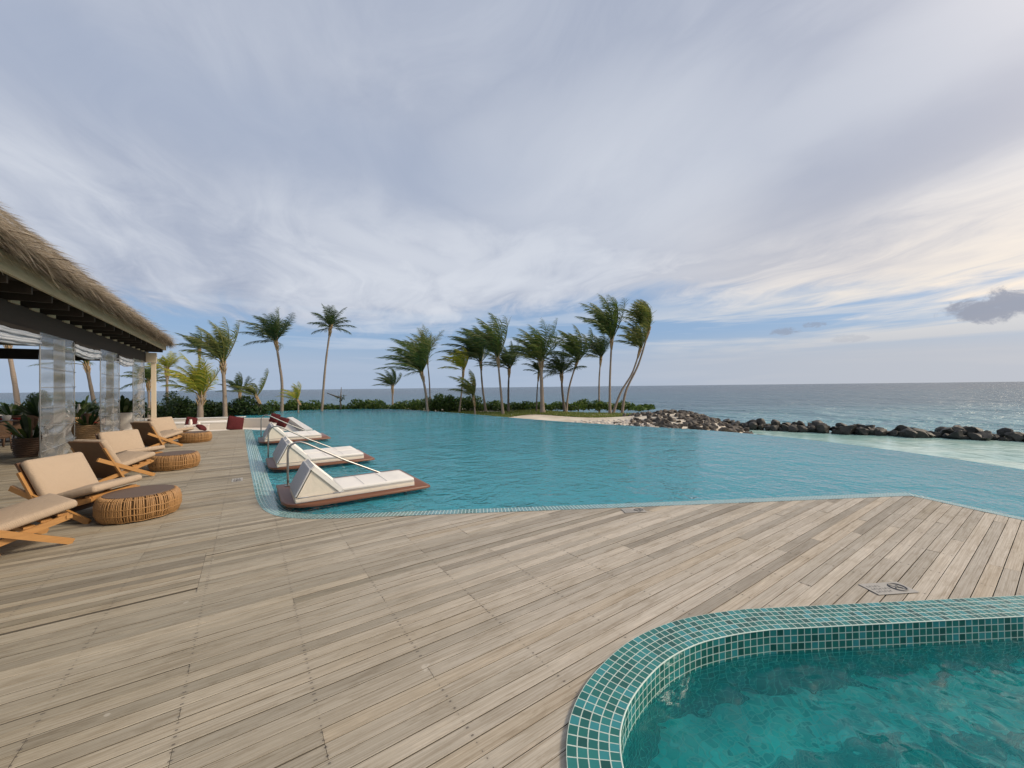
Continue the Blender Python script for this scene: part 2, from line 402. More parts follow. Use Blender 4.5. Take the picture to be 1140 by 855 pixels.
def mat_cloth(name, color, var=.06, weave=420., rough=.9):
    m, t = material(name); P = t.tc('Object'); n = t.noise(P, 3., 4); o = t.sep(P)
    w = t.m('MULTIPLY', t.m('SINE', t.m('MULTIPLY', o[0], weave)), t.m('SINE', t.m('MULTIPLY', o[1], weave)))
    n3 = t.noise(P, 60., 3)
    c = t.mix(n, tuple(x*(1-var) for x in color), tuple(min(1, x*(1+var)) for x in color))
    c = t.mix(t.m('MULTIPLY', n3, .25), c, t.mix(1., c, (.8, .8, .8), 'MULTIPLY'))
    p = principled(t, Base_Color=c, Roughness=rough, Specular_IOR_Level=.2, Normal=t.bump(t.m('ADD', t.m('MULTIPLY', w, .2), t.m('MULTIPLY', t.noise(P, 4.5, 3, .6, 1.2), 2.2)), .35, .018)); finish(t, p.outputs[0]); return m

M = {}
M['deck'] = mat_deck()
M['teak'] = mat_wood('golden_teak', (.31, .15, .048), (.49, .26, .085), 0)
M['teak_dark'] = mat_wood('brown_teak', (.075, .034, .014), (.14, .068, .03), 2)
M['redwood'] = mat_wood('red_brown_hardwood', (.105, .040, .020), (.21, .085, .042), 0, .35)
M['table_wood'] = mat_wood('dark_grey_wood', (.085, .055, .04), (.16, .11, .08), 0, .65)
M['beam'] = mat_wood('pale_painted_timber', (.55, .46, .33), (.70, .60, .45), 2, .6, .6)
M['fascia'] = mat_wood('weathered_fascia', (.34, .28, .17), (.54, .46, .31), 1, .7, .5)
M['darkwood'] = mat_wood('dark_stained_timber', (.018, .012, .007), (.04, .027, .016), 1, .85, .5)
M['rattan'] = mat_simple('honey_rattan', (.34, .185, .07), .5, .4, 30., .2)
M['rattan_dark'] = mat_simple('brown_wicker', (.10, .055, .03), .6, .4, 30., .2)
M['rattan_in'] = mat_simple('shadowed_wicker_core', (.20, .11, .042), .8)
M['basket'] = mat_simple('woven_basket', (.42, .27, .14), .7, .45, 26., .4)
M['cushion'] = mat_cloth('beige_canvas', (.43, .335, .245))
M['white_pad'] = mat_cloth('white_outdoor_fabric', (.78, .76, .72), .03)
M['white_lay'] = mat_cloth('cream_outdoor_fabric', (.72, .66, .56), .04)
M['grey_pad'] = mat_cloth('grey_trim_and_shaded_fabric', (.50, .51, .53), .05)  # grey trim, and painted shade on the daybeds' rear pads
M['maroon'] = mat_cloth('maroon_cloth', (.085, .016, .018), .2)
M['steel'] = mat_simple('brushed_steel', (.38, .375, .36), .36, .06, 20., 0, 1.0)
M['white_wall'] = mat_simple('off_white_render', (.66, .61, .54), .85, .08, 3., .1)
M['stone_top'] = mat_simple('pale_stone_coping', (.66, .65, .62), .7, .08, 4.)
M['bead'] = mat_simple('green_white_grout', (.55, .66, .60), .6)
M['under'] = mat_simple('dark_subfloor', (.012, .011, .010), 1.0, .2)
M['ceramic'] = mat_simple('white_ceramic', (.75, .70, .64), .4, .05)
M['red'] = mat_cloth('red_cloth', (.28, .04, .03), .2)
M['metal_plate'] = mat_simple('grey_engraved_plate', (.36, .345, .315), .6, .10, 30.)
M['ink'] = mat_simple('dark_engraving', (.10, .10, .10), .6)
M['thatch'] = None
M['tile'] = mat_tile('teal_mosaic', [(.006, .06, .052), (.010, .085, .074), (.012, .12, .105), (.010, .10, .092), (.016, .15, .14), (.020, .17, .175), (.028, .19, .215)], (.55, .66, .60))
M['tile_pool'] = mat_tile('pale_teal_mosaic', [(.03, .13, .14), (.05, .19, .20), (.07, .24, .26)], (.50, .62, .60), .12, gw=.10)
M['tile_floor'] = mat_tile('basin_mosaic', [(.02, .30, .31), (.04, .44, .45), (.06, .54, .55), (.10, .64, .66)], (.30, .70, .68), .2, gw=.08)
M['pool_floor'] = mat_simple('turquoise_basin', (.08, .54, .63), .7, .25, .8)
M['sand'] = None
M['leaf'] = mat_leaf('palm_green', [(0, (.038, .070, .022)), (.45, (.066, .112, .030)), (.8, (.11, .15, .04)), (1, (.20, .19, .07))])
M['leaf_dark'] = mat_leaf('palm_dark_green', [(0, (.024, .052, .02)), (.6, (.044, .082, .028)), (1, (.10, .12, .045))], .25)
M['leaf_yellow'] = mat_leaf('palm_yellow_green', [(0, (.14, .20, .03)), (.4, (.28, .31, .04)), (.75, (.46, .41, .055)), (1, (.50, .36, .08))])
M['leaf_mix'] = mat_leaf('palm_olive', [(0, (.06, .095, .028)), (.5, (.13, .16, .045)), (1, (.28, .25, .08))])
M['shrub'] = mat_leaf('shrub_green', [(0, (.03, .065, .018)), (.5, (.065, .12, .028)), (1, (.15, .20, .05))], .3)
M['shrub_dark'] = mat_leaf('shrub_dark_green', [(0, (.018, .04, .014)), (.6, (.036, .070, .022)), (1, (.08, .115, .035))], .25)
M['trunk'] = mat_trunk('palm_bark', (.16, .125, .10), (.34, .275, .215))
M['trunk_dark'] = mat_trunk('dark_palm_bark', (.08, .065, .05), (.17, .14, .11))
M['husk'] = mat_simple('palm_husk', (.28, .20, .11), .9, .4, 12., .4)
M['rock'] = mat_rock('brown_coral_rock', (.045, .040, .035), (.145, .128, .108))
M['boulder'] = mat_rock('dark_wet_boulder', (.012, .012, .010), (.05, .047, .039), .5)
M['coral'] = mat_simple('bleached_coral', (.55, .50, .44), .9, .3, 6., .4)
M['grass'] = mat_leaf('beach_grass', [(0, (.07, .11, .025)), (.6, (.14, .18, .04)), (1, (.24, .23, .08))], .3)

def mat_thatch():
    m, t = material('palm_thatch'); r = t.geo('Random Per Island')
    c = t.ramp(r, [(0, (.06, .045, .03)), (.16, (.22, .175, .125)), (.45, (.43, .355, .26)), (.85, (.60, .52, .41)), (1, (.72, .65, .54))])
    p = principled(t, Base_Color=c, Roughness=.9, Specular_IOR_Level=.2)
    tr = t.node('ShaderNodeBsdfTranslucent'); t.put(tr.inputs['Color'], c); mx = t.node('ShaderNodeMixShader'); mx.inputs[0].default_value = .35
    t.l.new(p.outputs[0], mx.inputs[1]); t.l.new(tr.outputs[0], mx.inputs[2]); finish(t, mx.outputs[0]); return m
M['thatch'] = mat_thatch()
def mat_sand():
    m, t = material('coral_sand'); P = t.geo(); n = t.noise(P, .6, 5); n2 = t.noise(P, 14., 5, .7)
    c = t.mix(t.ss(n, .35, .7), (.50, .44, .35), (.68, .62, .52)); c = t.mix(t.m('MULTIPLY', t.ss(n2, .5, .8), .5), c, (.30, .26, .20))
    finish(t, principled(t, Base_Color=c, Roughness=.95, Normal=t.bump(n2, .4, .03)).outputs[0]); return m
M['sand'] = mat_sand()
def mat_vinyl():
    m, t = material('clear_vinyl'); n = t.noise(t.tc('Object'), 3., 3)
    tr = t.node('ShaderNodeBsdfTransparent'); t.put(tr.inputs['Color'], (.86, .89, .91))
    df = t.node('ShaderNodeBsdfDiffuse'); t.put(df.inputs['Color'], (.55, .57, .58))
    tl = t.node('ShaderNodeBsdfTranslucent'); t.put(tl.inputs['Color'], (.6, .63, .66))
    gl = t.node('ShaderNodeBsdfGlossy'); gl.inputs['Roughness'].default_value = .12
    a = t.node('ShaderNodeMixShader'); a.inputs[0].default_value = .5; t.l.new(df.outputs[0], a.inputs[1]); t.l.new(tl.outputs[0], a.inputs[2])
    b = t.node('ShaderNodeMixShader'); b.inputs[0].default_value = .40; t.l.new(tr.outputs[0], b.inputs[1]); t.l.new(a.outputs[0], b.inputs[2])
    fr = t.node('ShaderNodeFresnel'); fr.inputs['IOR'].default_value = 1.45
    c = t.node('ShaderNodeMixShader'); t.l.new(fr.outputs[0], c.inputs[0]); t.l.new(b.outputs[0], c.inputs[1]); t.l.new(gl.outputs[0], c.inputs[2])
    finish(t, c.outputs[0]); return m
M['vinyl'] = mat_vinyl()
M['hem'] = mat_simple('grey_plastic_hem', (.20, .21, .22), .55)
M['blind'] = mat_cloth('rolled_white_vinyl', (.50, .53, .58), .12)

# ------------------------------------------------------------------ outlines (metres; x along the boards, y along the pool's long side)
def arc_smooth(pts, closed=False, n=8):       # Catmull-Rom
    P = [Vector((p[0], p[1], 0)) for p in pts]; out = []
    L = len(P); rng = range(L) if closed else range(L-1)
    for i in rng:
        p0 = P[(i-1) % L] if closed or i > 0 else P[0]*2-P[1]
        p1 = P[i]; p2 = P[(i+1) % L]; p3 = P[(i+2) % L] if closed or i+2 < L else P[-1]*2-P[-2]
        for k in range(n):
            u = k/n; out.append(.5*((2*p1)+(p2-p0)*u+(2*p0-5*p1+4*p2-p3)*u*u+(3*p1-p0-3*p2+p3)*u**3))
    if not closed: out.append(P[-1])
    return [(p.x, p.y) for p in out]
corner = arc_smooth([(.10, 7.6), (.125, 7.05), (.19, 6.5), (.34, 6.07), (.62, 5.74), (1.02, 5.47), (1.5, 5.2)], n=6)
near_edge = [(-.11, 20.4), (-.02, 14), (.05, 10)] + corner + [(4.38, 3.56), (6.32, 2.47), (8.22, 1.41)]
east_edge = [(8.22, 1.41), (7.95, .72), (7.6, -.2), (7.2, -1.25), (6.2, -4.2)]
deck_edge = near_edge + east_edge[1:]
lounge_side = [(.7, 19.6), (2.16, 17.9), (2.35, 22), (2.2, 26.6), (-.3, 28.75)]
far_edge = arc_smooth([(-1.2, 36.6), (4.34, 36.5), (8.2, 34.6), (10.4, 31.5), (11.8, 25.1), (12.35, 19), (12.85, 14.7), (13.5, 11.9), (14.2, 9.4), (14.6, 7.6), (14.55, 5.6), (14.1, 3.7), (13.35, 1.9), (12.55, .55), (11.3, -1.3), (9.6, -4.2)], n=5)
pool_poly = deck_edge[::-1] + [(-.11, 20.4)][:0] + lounge_side + far_edge
tub_out = arc_smooth([(.93, .2), (.98, .85), (1.10, 1.2), (1.28, 1.42), (1.51, 1.56), (1.8, 1.645), (2.12, 1.68), (2.46, 1.645), (2.78, 1.545), (3.06, 1.42)], n=6) + [(5.02, .25), (7.0, -.95), (6.6, -1.6), (1.6, -1.6)]
def offset(poly, dd, closed=False):           # to the right of travel
    out = []; L = len(poly)
    for i in range(L):
        a = Vector(poly[(i-1) % L] if closed or i else poly[0]); b = Vector(poly[(i+1) % L] if closed or i < L-1 else poly[-1])
        c = Vector(poly[i])
        n1 = (c-a) if (c-a).length > 1e-6 else (b-c); n2 = (b-c) if (b-c).length > 1e-6 else (c-a)
        n1 = Vector((n1.y, -n1.x)).normalized(); n2 = Vector((n2.y, -n2.x)).normalized(); n = (n1+n2).normalized()
        k = dd/max(.5, n.dot(n1)); out.append((c.x+n.x*k, c.y+n.y*k))
    return out
def inside(poly, x, y):
    c = False; j = len(poly)-1
    for i in range(len(poly)):
        (xi, yi), (xj, yj) = poly[i], poly[j]
        if (yi > y) != (yj > y) and x < (xj-xi)*(y-yi)/(yj-yi)+xi: c = not c
        j = i
    return c
def strip(pa, za, pb, zb, uscale=.05, rows=None):   # quads between two polylines with tile UVs
    mb = MB(); uv = []; L = 0.; w = None
    for i in range(len(pa)-1):
        a0, a1, b0, b1 = Vector((*pa[i], za)), Vector((*pa[i+1], za)), Vector((*pb[i], zb)), Vector((*pb[i+1], zb))
        dl = ((a1-a0).length+(b1-b0).length)/2; wd = rows if rows else (a0-b0).length/uscale
        mb.add([a0, a1, b1, b0], [(0, 1, 2, 3)])
        uv.append([(L/uscale, 0), ((L+dl)/uscale, 0), ((L+dl)/uscale, wd), (L/uscale, wd)]); L += dl
    return mb, uv
def densify(poly, step):
    out = []
    for a, b in zip(poly[:-1], poly[1:]):
        a, b = Vector(a), Vector(b); n = max(1, int((b-a).length/step))
        out += [tuple(a.lerp(b, k/n)) for k in range(n)]
    return out+[tuple(poly[-1])]
def flat(name, poly, zz, mat):
    mb = MB(); mb.add([(x, y, zz) for x, y in poly], [tuple(range(len(poly)))])
    o = mb.build(name, mat)
    bm = bmesh.new(); bm.from_mesh(o.data); bmesh.ops.triangulate(bm, faces=bm.faces[:]); bmesh.ops.recalc_face_normals(bm, faces=bm.faces[:])
    if sum(f.normal.z for f in bm.faces) < 0: bmesh.ops.reverse_faces(bm, faces=bm.faces[:])
    bm.to_mesh(o.data); bm.free(); return tag(o, kind='structure')

# ------------------------------------------------------------------ deck: separate boards with real gaps
PITCH_B, GAP = .098, .0052
cut = [(x, y) for x, y in deck_edge]
deck_poly = [(-15.5, -4.2), (-15.5, 30.2), (-4.75, 30.2), (-4.75, 29.4), (-4.6, 20.4)] + offset(deck_edge, -.012)
tub_cut = offset(tub_out, .012, True)
def crossings(poly, y):
    xs = []; L = len(poly)
    for i in range(L):
        (x0, y0), (x1, y1) = poly[i], poly[(i+1) % L]
        if (y0 > y) != (y1 > y): xs.append(x0+(x1-x0)*(y-y0)/(y1-y0))
    return sorted(xs)
def intervals(y):
    a = crossings(deck_poly, y); iv = [(a[i], a[i+1]) for i in range(0, len(a)-1, 2)]
    tcx = crossings(tub_cut, y)
    for i in range(0, len(tcx)-1, 2):
        nv = []
        for lo, hi in iv:
            if tcx[i+1] <= lo or tcx[i] >= hi: nv.append((lo, hi)); continue
            if tcx[i] > lo: nv.append((lo, tcx[i]))
            if tcx[i+1] < hi: nv.append((tcx[i+1], hi))
        iv = nv
    return iv
deck = MB(); deck_side = []; rng = random.Random(3)
row = int(-4.2/PITCH_B)
while row*PITCH_B < 30.1:
    y0, y1 = row*PITCH_B+GAP/2, (row+1)*PITCH_B-GAP/2
    hatch = 4.2 < y0 < 5.1
    a, b = intervals(y0), intervals(y1)
    if len(a) != len(b): a = b = intervals((y0+y1)/2)
    joints = []; x = -15.5-rng.random()*3
    while x < 10: x += .6*rng.choice([4, 5, 6, 7, 8]); joints.append(math.floor(x/.6)*.6+.3)
    for (l0, h0), (l1, h1) in zip(a, b):
        js = [j for j in joints if max(l0, l1)+.15 < j < min(h0, h1)-.15]
        if hatch and l0 < -3 and h0 > 1: js = sorted([j for j in js if abs(j+.36) > .7]+[-.36])
        edges = [None]+js+[None]
        for k in range(len(edges)-1):
            s0 = l0 if edges[k] is None else edges[k]+.001; s1 = l1 if edges[k] is None else s0
            e0 = h0 if edges[k+1] is None else edges[k+1]-.001; e1 = h1 if edges[k+1] is None else e0
            zt = rng.uniform(-.0015, .0015); tl = rng.uniform(-.0012, .0012); c = .0016
            ya, yb = y0+rng.uniform(-.001, .001), y1+rng.uniform(-.001, .001)
            if hatch and edges[k] == -.36 and 4.98 < y0 < 5.08: yb -= .015; zt -= .004
            if hatch and edges[k+1] == -.36 and 4.2 < y0 < 4.3: yb -= .018; zt -= .005
            T = lambda x, y, z: (x, y, z)
            vs = [T(s0, ya, -.03), T(e0, ya, -.03), T(e0, ya, zt-c+tl), T(s0, ya, zt-c+tl), T(e0, ya+c, zt+tl), T(s0, ya+c, zt+tl),
                  T(e1, yb-c, zt-tl), T(s1, yb-c, zt-tl), T(e1, yb, zt-c-tl), T(s1, yb, zt-c-tl), T(e1, yb, -.03), T(s1, yb, -.03)]
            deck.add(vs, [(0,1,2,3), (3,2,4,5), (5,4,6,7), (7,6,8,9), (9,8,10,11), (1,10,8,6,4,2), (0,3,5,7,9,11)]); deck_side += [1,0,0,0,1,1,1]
    row += 1
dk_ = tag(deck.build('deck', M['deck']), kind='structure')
dk_.data.materials.append(mat_simple('shade_dark_board_edge', (.12, .105, .083), .95))  # side faces coloured dark so the gaps between boards look shaded
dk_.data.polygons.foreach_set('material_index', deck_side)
sub_poly = [(-15.4, -4.1), (-15.4, 30.1), (-4.7, 30.1), (-4.7, 20.35)] + offset(deck_edge, -.1)
mb = MB()
# dark bearers under the boards, leaving out the hot tub basin
for i in range(-42, 304):
    y = i*.098+.049
    for lo, hi in intervals(y): mb.box(lo+.02, y-.051, -.075, hi-.02, y+.047, -.045)
tag(mb.build('deck_underside', M['under']), kind='structure')

# ------------------------------------------------------------------ main pool
inner = offset(deck_edge, -.27)               # left of travel = pool side
dd1 = densify(near_edge, .12)+densify(east_edge, .12)[1:]
in1 = offset(dd1, -.27); WZ = -.035
mb, uv = strip(dd1, .004, in1, -.026, .05, 6)
tag(mb.build('pool_coping', M['tile_pool'], uv=uv), kind='structure')
in2 = offset(dd1, -.275); in3 = offset(dd1, -.62); in4 = offset(dd1, -.64)
mb, uv = strip(in1, -.026, in2, -.30); m2, u2 = strip(in2, -.30, in3, -.32); m3, u3 = strip(in3, -.32, in4, -1.3)
mb.add(m2.v, m2.f); mb.add(m3.v, m3.f)
tag(mb.build('pool_wall', M['tile_floor'], uv=uv+u2+u3), kind='structure')
tag(flat('pool_floor', offset(pool_poly, .0), -1.25, M['pool_floor']), kind='structure')
M['pool_water'] = mat_clear_water('pool_water', (.36, .86, .92), [(.9, 1., 2, 1.), (3.2, .6, 3, 1.2), (8.5, .26, 2, 1.1)], 1., .085, (.082, .41, .50), .55, .92)
wpoly = offset(dd1, -.235)[::-1] + offset(lounge_side, 0) + far_edge
flat('pool_water', wpoly, WZ, M['pool_water'])
fe = far_edge; fo = offset(far_edge, -.16)
mb = MB()
for zz0, A, zz1, B in ((WZ-.004, fe, WZ-.02, fo), (WZ-.02, fo, -2.6, fo), (-1.3, fe, WZ-.004, fe)):
    for i in range(len(A)-1): mb.add([(*A[i], zz0), (*A[i+1], zz0), (*B[i+1], zz1), (*B[i], zz1)], [(0, 1, 2, 3)])
tag(mb.build('infinity_edge', mat_simple('wet_pool_rim', (.10, .36, .40), .15, .2, 2.)), kind='structure')

# ------------------------------------------------------------------ hot tub
TZ = .022; TW = -.145
to = densify(tub_out+[tub_out[0]], .08); ti = offset(to, .245)
outer_low = to
mb, uv = strip(to, TZ, ti, TZ, .05, 5)
tub = thing('hot_tub', 'curved hot tub with teal mosaic rim set into the timber deck', 'hot tub', (0, 0, 0))
mb.build('rim', M['tile'], tub, uv=uv)
mb, uv = strip(to, -.05, to, TZ, .05); mb.build('rim_side', M['tile'], tub, uv=uv)
mb, uv = strip(ti, TZ, ti, -.95, .05); mb.build('basin_wall', M['tile'], tub, uv=uv)
# rounded white grout bead on the rim's inner corner
mb = MB(); mb.tube([(x, y, TZ-.002) for x, y in ti], .0042, 6, False); mb.build('grout_bead', M['bead'], tub, True)
# bench under water and floor
bench = offset(ti, .42)
mb, uv = strip(ti, -.60, bench, -.60); m2, u2 = strip(bench, -.60, bench, -.95); mb.add(m2.v, m2.f)
mb.build('bench', M['tile_floor'], tub, uv=uv+u2)
mb = MB(); uv = []
xs = [p[0] for p in ti]; ys = [p[1] for p in ti]
mb.add([(min(xs), min(ys), -.95), (max(xs), min(ys), -.95), (max(xs), max(ys), -.95), (min(xs), max(ys), -.95)], [(0, 1, 2, 3)])
uv = [[(0, 0), ((max(xs)-min(xs))/.05, 0), ((max(xs)-min(xs))/.05, (max(ys)-min(ys))/.05), (0, (max(ys)-min(ys))/.05)]]
mb.build('basin_floor', M['tile_floor'], tub, uv=uv)
M['tub_water'] = mat_clear_water('tub_water', (.50, .97, .97), [(2.0, 1., 0, 1.), (5.5, .42, 0, 1.2), (12., .07, 0, 1.)], 1., .085, (.006, .20, .23), .32, 1.)
w = flat('tub_water', ti[:-1], TW, M['tub_water'])

# ------------------------------------------------------------------ land, sea, lagoon
land_c = [(-75, 20), (-30, 20), (-22, 24), (-18, 31), (-8, 30.2), (-6, 27), (0, 20.5), (3.5, 16.5), (6.6, 15.6), (8.2, 15.4), (10.5, 16.5), (12.5, 20), (13.2, 24.5), (11.5, 28.5), (8, 32), (4, 36), (0, 40), (-12, 45), (-30, 47), (-75, 50)]
land = [tuple(cw(a, b).xy) for a, b in land_c]
pool_out = offset(pool_poly, 0)
LS = np.array(land); 
def seg_dist(poly, X, Y):
    d = np.full(X.shape, 1e9)
    for i in range(len(poly)):
        x0, y0 = poly[i]; x1, y1 = poly[(i+1) % len(poly)]
        dx, dy = x1-x0, y1-y0; L = dx*dx+dy*dy+1e-12
        u = np.clip(((X-x0)*dx+(Y-y0)*dy)/L, 0, 1); d = np.minimum(d, np.hypot(X-x0-u*dx, Y-y0-u*dy))
    return d
def in_np(poly, X, Y):
    c = np.zeros(X.shape, bool); j = len(poly)-1
    for i in range(len(poly)):
        (xi, yi), (xj, yj) = poly[i], poly[j]
        with np.errstate(divide='ignore', invalid='ignore'):
            k = ((yi > Y) != (yj > Y)) & (X < (xj-xi)*(Y-yi)/(yj-yi+1e-12)+xi)
        c ^= k; j = i
    return c
mound = cw(9.3, 22.2)
SEA = -1.4
def ground(X, Y):
    X, Y = np.atleast_1d(np.asarray(X, float)), np.atleast_1d(np.asarray(Y, float))
    s = seg_dist(land, X, Y)*np.where(in_np(land, X, Y), 1, -1)
    hgt = np.where(s > 0, -.95+.62*(1-np.exp(-np.maximum(s, 0)/1.3)), -.95+np.minimum(s, 0)*.45)
    hgt = hgt+.05*np.sin(X*.9+Y*.3)*np.cos(Y*.7)
    r2 = (X-mound.x)**2+(Y-mound.y)**2; hgt = hgt+.45*np.exp(-r2/7.)
    pin = in_np(pool_out, X, Y); hgt = np.where(pin, -2.2, hgt)
    dk = (Y < 30.4) & (X < 9) & ((X < 2.4) & (X > -15.6)); hgt = np.where(dk, np.minimum(hgt, -1.6), hgt)
    return np.maximum(hgt, -3.2)
def gz(x, y): return float(ground(x, y)[0])
ca = np.arange(-75, 18.01, .45); cb = np.arange(14, 52, .45)
CA, CB = np.meshgrid(ca, cb); GX = R0.x*CA+F0.x*CB; GY = R0.y*CA+F0.y*CB; GZ = ground(GX.ravel(), GY.ravel()).reshape(GX.shape)
mb = MB(); nx = len(ca)
mb.v = list(zip(GX.ravel().tolist(), GY.ravel().tolist(), GZ.ravel().tolist()))
mb.f = [(j*nx+i, j*nx+i+1, (j+1)*nx+i+1, (j+1)*nx+i) for j in range(len(cb)-1) for i in range(nx-1)]
tag(mb.build('beach', M['sand'], smooth=True), kind='structure')

def sea_col(t):
    P = t.geo(); cx = t.v('DOT_PRODUCT', P, tuple(R0)); cy = t.v('DOT_PRODUCT', P, tuple(F0))
    n = t.noise(t.xyz(t.m('MULTIPLY', cx, .01), t.m('MULTIPLY', cy, .03), 0), 1., 4, .6)
    shallow = t.ss(t.m('ADD', cy, t.m('MULTIPLY', n, 40.)), 85., 45.)
    c = t.mix(shallow, (.035, .095, .13), (.095, .26, .30))
    far = t.ss(cy, 60., 260.)
    return t.mix(far, c, (.055, .085, .115))
def lag_col(t):
    P = t.geo(); n = t.noise(P, .35, 4, .6, .5)
    return t.mix(t.ss(n, .35, .7), (.30, .50, .47), (.50, .66, .60))
M['sea'] = mat_open_water('sea_water', sea_col, [(.12, 3., 3, 1.), (.5, 1.3, 4, 1.), (1.9, .35, 3, 1.)], 1., .9, .22)
M['lagoon'] = mat_open_water('lagoon_water', lag_col, [(.5, 1., 3, 1.), (1.8, .4, 4, 1.)], .6, .16, .16, .35)
mb = MB(); S = 25000; mb.add([(-S, -S, SEA), (S, -S, SEA), (S, S, SEA), (-S, S, SEA)], [(0, 1, 2, 3)])
tag(mb.build('sea', M['sea']), kind='structure')
bw_c = [(9.8, 25.6), (12.5, 27.6), (15.2, 28.2), (18.6, 25.4), (22, 22.9), (26.5, 20.3), (31, 17.6), (37, 14)]
lag = [tuple(cw(a, b).xy) for a, b in ([(7.5, 16.2)] + bw_c + [(36, -6), (16, -6)])] + [(9.3, -4.5)] + far_edge[::-1][1:34]
flat('lagoon', lag, SEA+.02, M['lagoon'])

# ------------------------------------------------------------------ boulders and rocks
def rock_mesh(name, seed, mat, sq=.72, amp=.5):
    r = random.Random(seed); bm = bmesh.new(); bmesh.ops.create_icosphere(bm, subdivisions=3, radius=.5)
    off = Vector((seed*3.1, seed*1.7, 0)); planes = [(Vector((r.gauss(0,1), r.gauss(0,1), r.gauss(0,.7))).normalized(), r.uniform(.24, .42)) for _ in range(13)]
    for v in bm.verts:
        p = v.co.copy()
        for n, dd in planes:
            k = p.dot(n)-dd
            if k > 0: p -= n*k
        p *= 1+amp*.45*mnoise.noise(p*3.2+off)+amp*.30*mnoise.noise(p*8+off)
        p.z *= sq; v.co = p
    me = bpy.data.meshes.new(name); bm.to_mesh(me); bm.free(); me.materials.append(mat)
    me.polygons.foreach_set('use_smooth', [True]*len(me.polygons)); me.set_sharp_from_angle(angle=R(22)); return me
def place_rock(me, name, loc, size, rot, label, group):
    o = bpy.data.objects.new(name, me); COL.objects.link(o); o.location = loc; o.scale = size; o.rotation_euler = rot
    return tag(o, label, 'rock', group)
bmeshes = [rock_mesh('boulder', i+1, M['boulder'], .8, .4) for i in range(8)]
rr = random.Random(11)
path = [cw(9.6, 25.4), cw(11.2, 26.2)] + [cw(a, b) for a, b in bw_c[1:]]
def along(path, s):
    for a, b in zip(path[:-1], path[1:]):
        L = (b-a).length
        if s <= L: return a.lerp(b, s/L), (b-a).normalized()
        s -= L
    return path[-1], (path[-1]-path[-2]).normalized()
tot = sum((b-a).length for a, b in zip(path[:-1], path[1:]))
s = 0.
BL = 'dark wet boulder in the low breakwater row between lagoon and open sea'
while s < tot:
    p, dr = along(path, s); sz = rr.choice([rr.uniform(.4, .7), rr.uniform(.6, 1.05)]); sd_ = Vector((dr.y, -dr.x, 0))
    for off in (-.45, .45):
        q = p+sd_*(off+rr.uniform(-.25, .25)); k = sz*rr.uniform(.75, 1.15)
        place_rock(rr.choice(bmeshes), 'boulder', (q.x, q.y, SEA+k*.20+rr.uniform(-.05, .08)), (k*rr.uniform(1, 1.25), k, k*rr.uniform(.85, 1.15)), (rr.uniform(-.3, .3), rr.uniform(-.3, .3), rr.uniform(0, 6.3)), BL, 'boulders of the breakwater')
    if rr.random() < .55:
        k = rr.uniform(.5, .95); q = p+sd_*rr.uniform(-.15, .15)
        place_rock(rr.choice(bmeshes), 'boulder', (q.x, q.y, SEA+.40+rr.uniform(-.08, .06)), (k*1.1, k, k), (rr.uniform(-.4, .4), rr.uniform(-.4, .4), rr.uniform(0, 6.3)), 'dark boulder lying on top of the breakwater row', 'topmost boulders of the breakwater')
    s += sz*rr.uniform(.42, .58)
rmeshes = [rock_mesh('rock', i+21, M['rock'], .6, .6) for i in range(8)]
cnt = 0
while cnt < 298:
    a, b = rr.gauss(9.2, 2.2), rr.gauss(20.6, 2.6)
    if not (5.2 < a < 14.2 and 16.3 < b < 27.5): continue
    if b < 15.2+abs(a-7.5)*.6+.8: continue
    if a < 7.2 and b > 21.5: continue
    p = cw(a, b)
    if inside(pool_out, p.x, p.y): continue
    z0 = gz(p.x, p.y); k = rr.uniform(.20, .52)
    place_rock(rr.choice(rmeshes), 'rock', (p.x, p.y, max(z0, SEA)+k*.12), (k*rr.uniform(1, 1.5), k*rr.uniform(.7, 1), k*rr.uniform(.8, 1.2)), (rr.uniform(-.6, .6), rr.uniform(-.6, .6), rr.uniform(0, 6.3)), 'grey brown rock in the heap at the end of the sand spit', 'rocks of the heap on the spit')
    cnt += 1
# bleached coral rubble along the sand's edge: too small to count
mb = MB(); cr = random.Random(5)
ico = rock_mesh('rubble_source', 77, M['coral'], .7, .6); iv = [v.co.copy() for v in ico.vertices]
bm = bmesh.new(); bmesh.ops.create_icosphere(bm, subdivisions=1, radius=.5); icv = [v.co.copy() for v in bm.verts]; icf = [[v.index for v in f.verts] for f in bm.faces]; bm.free()
for _ in range(900):
    a = cr.uniform(2.2, 7.0); b = 16.2+cr.random()**1.3*6.5-(a-3)*.12
    p = cw(a, b)
    if inside(pool_out, p.x, p.y): continue
    k = cr.uniform(.05, .21)*(1 if a > 3.6 else .6); z0 = gz(p.x, p.y)
    Mx = Matrix.Translation((p.x, p.y, z0+k*.1)) @ Matrix.Rotation(cr.uniform(0, 6.3), 4, 'Z') @ Matrix.Diagonal((k*1.3, k*cr.uniform(.6, 1), k*.7, 1))
    mb.add([Mx @ (v*(1+.35*cr.uniform(-1, 1))) for v in icv], icf)
tag(mb.build('coral_rubble', M['coral']), 'bleached coral stones strewn over the sand spit', 'stones', kind='stuff')
bpy.data.meshes.remove(ico)

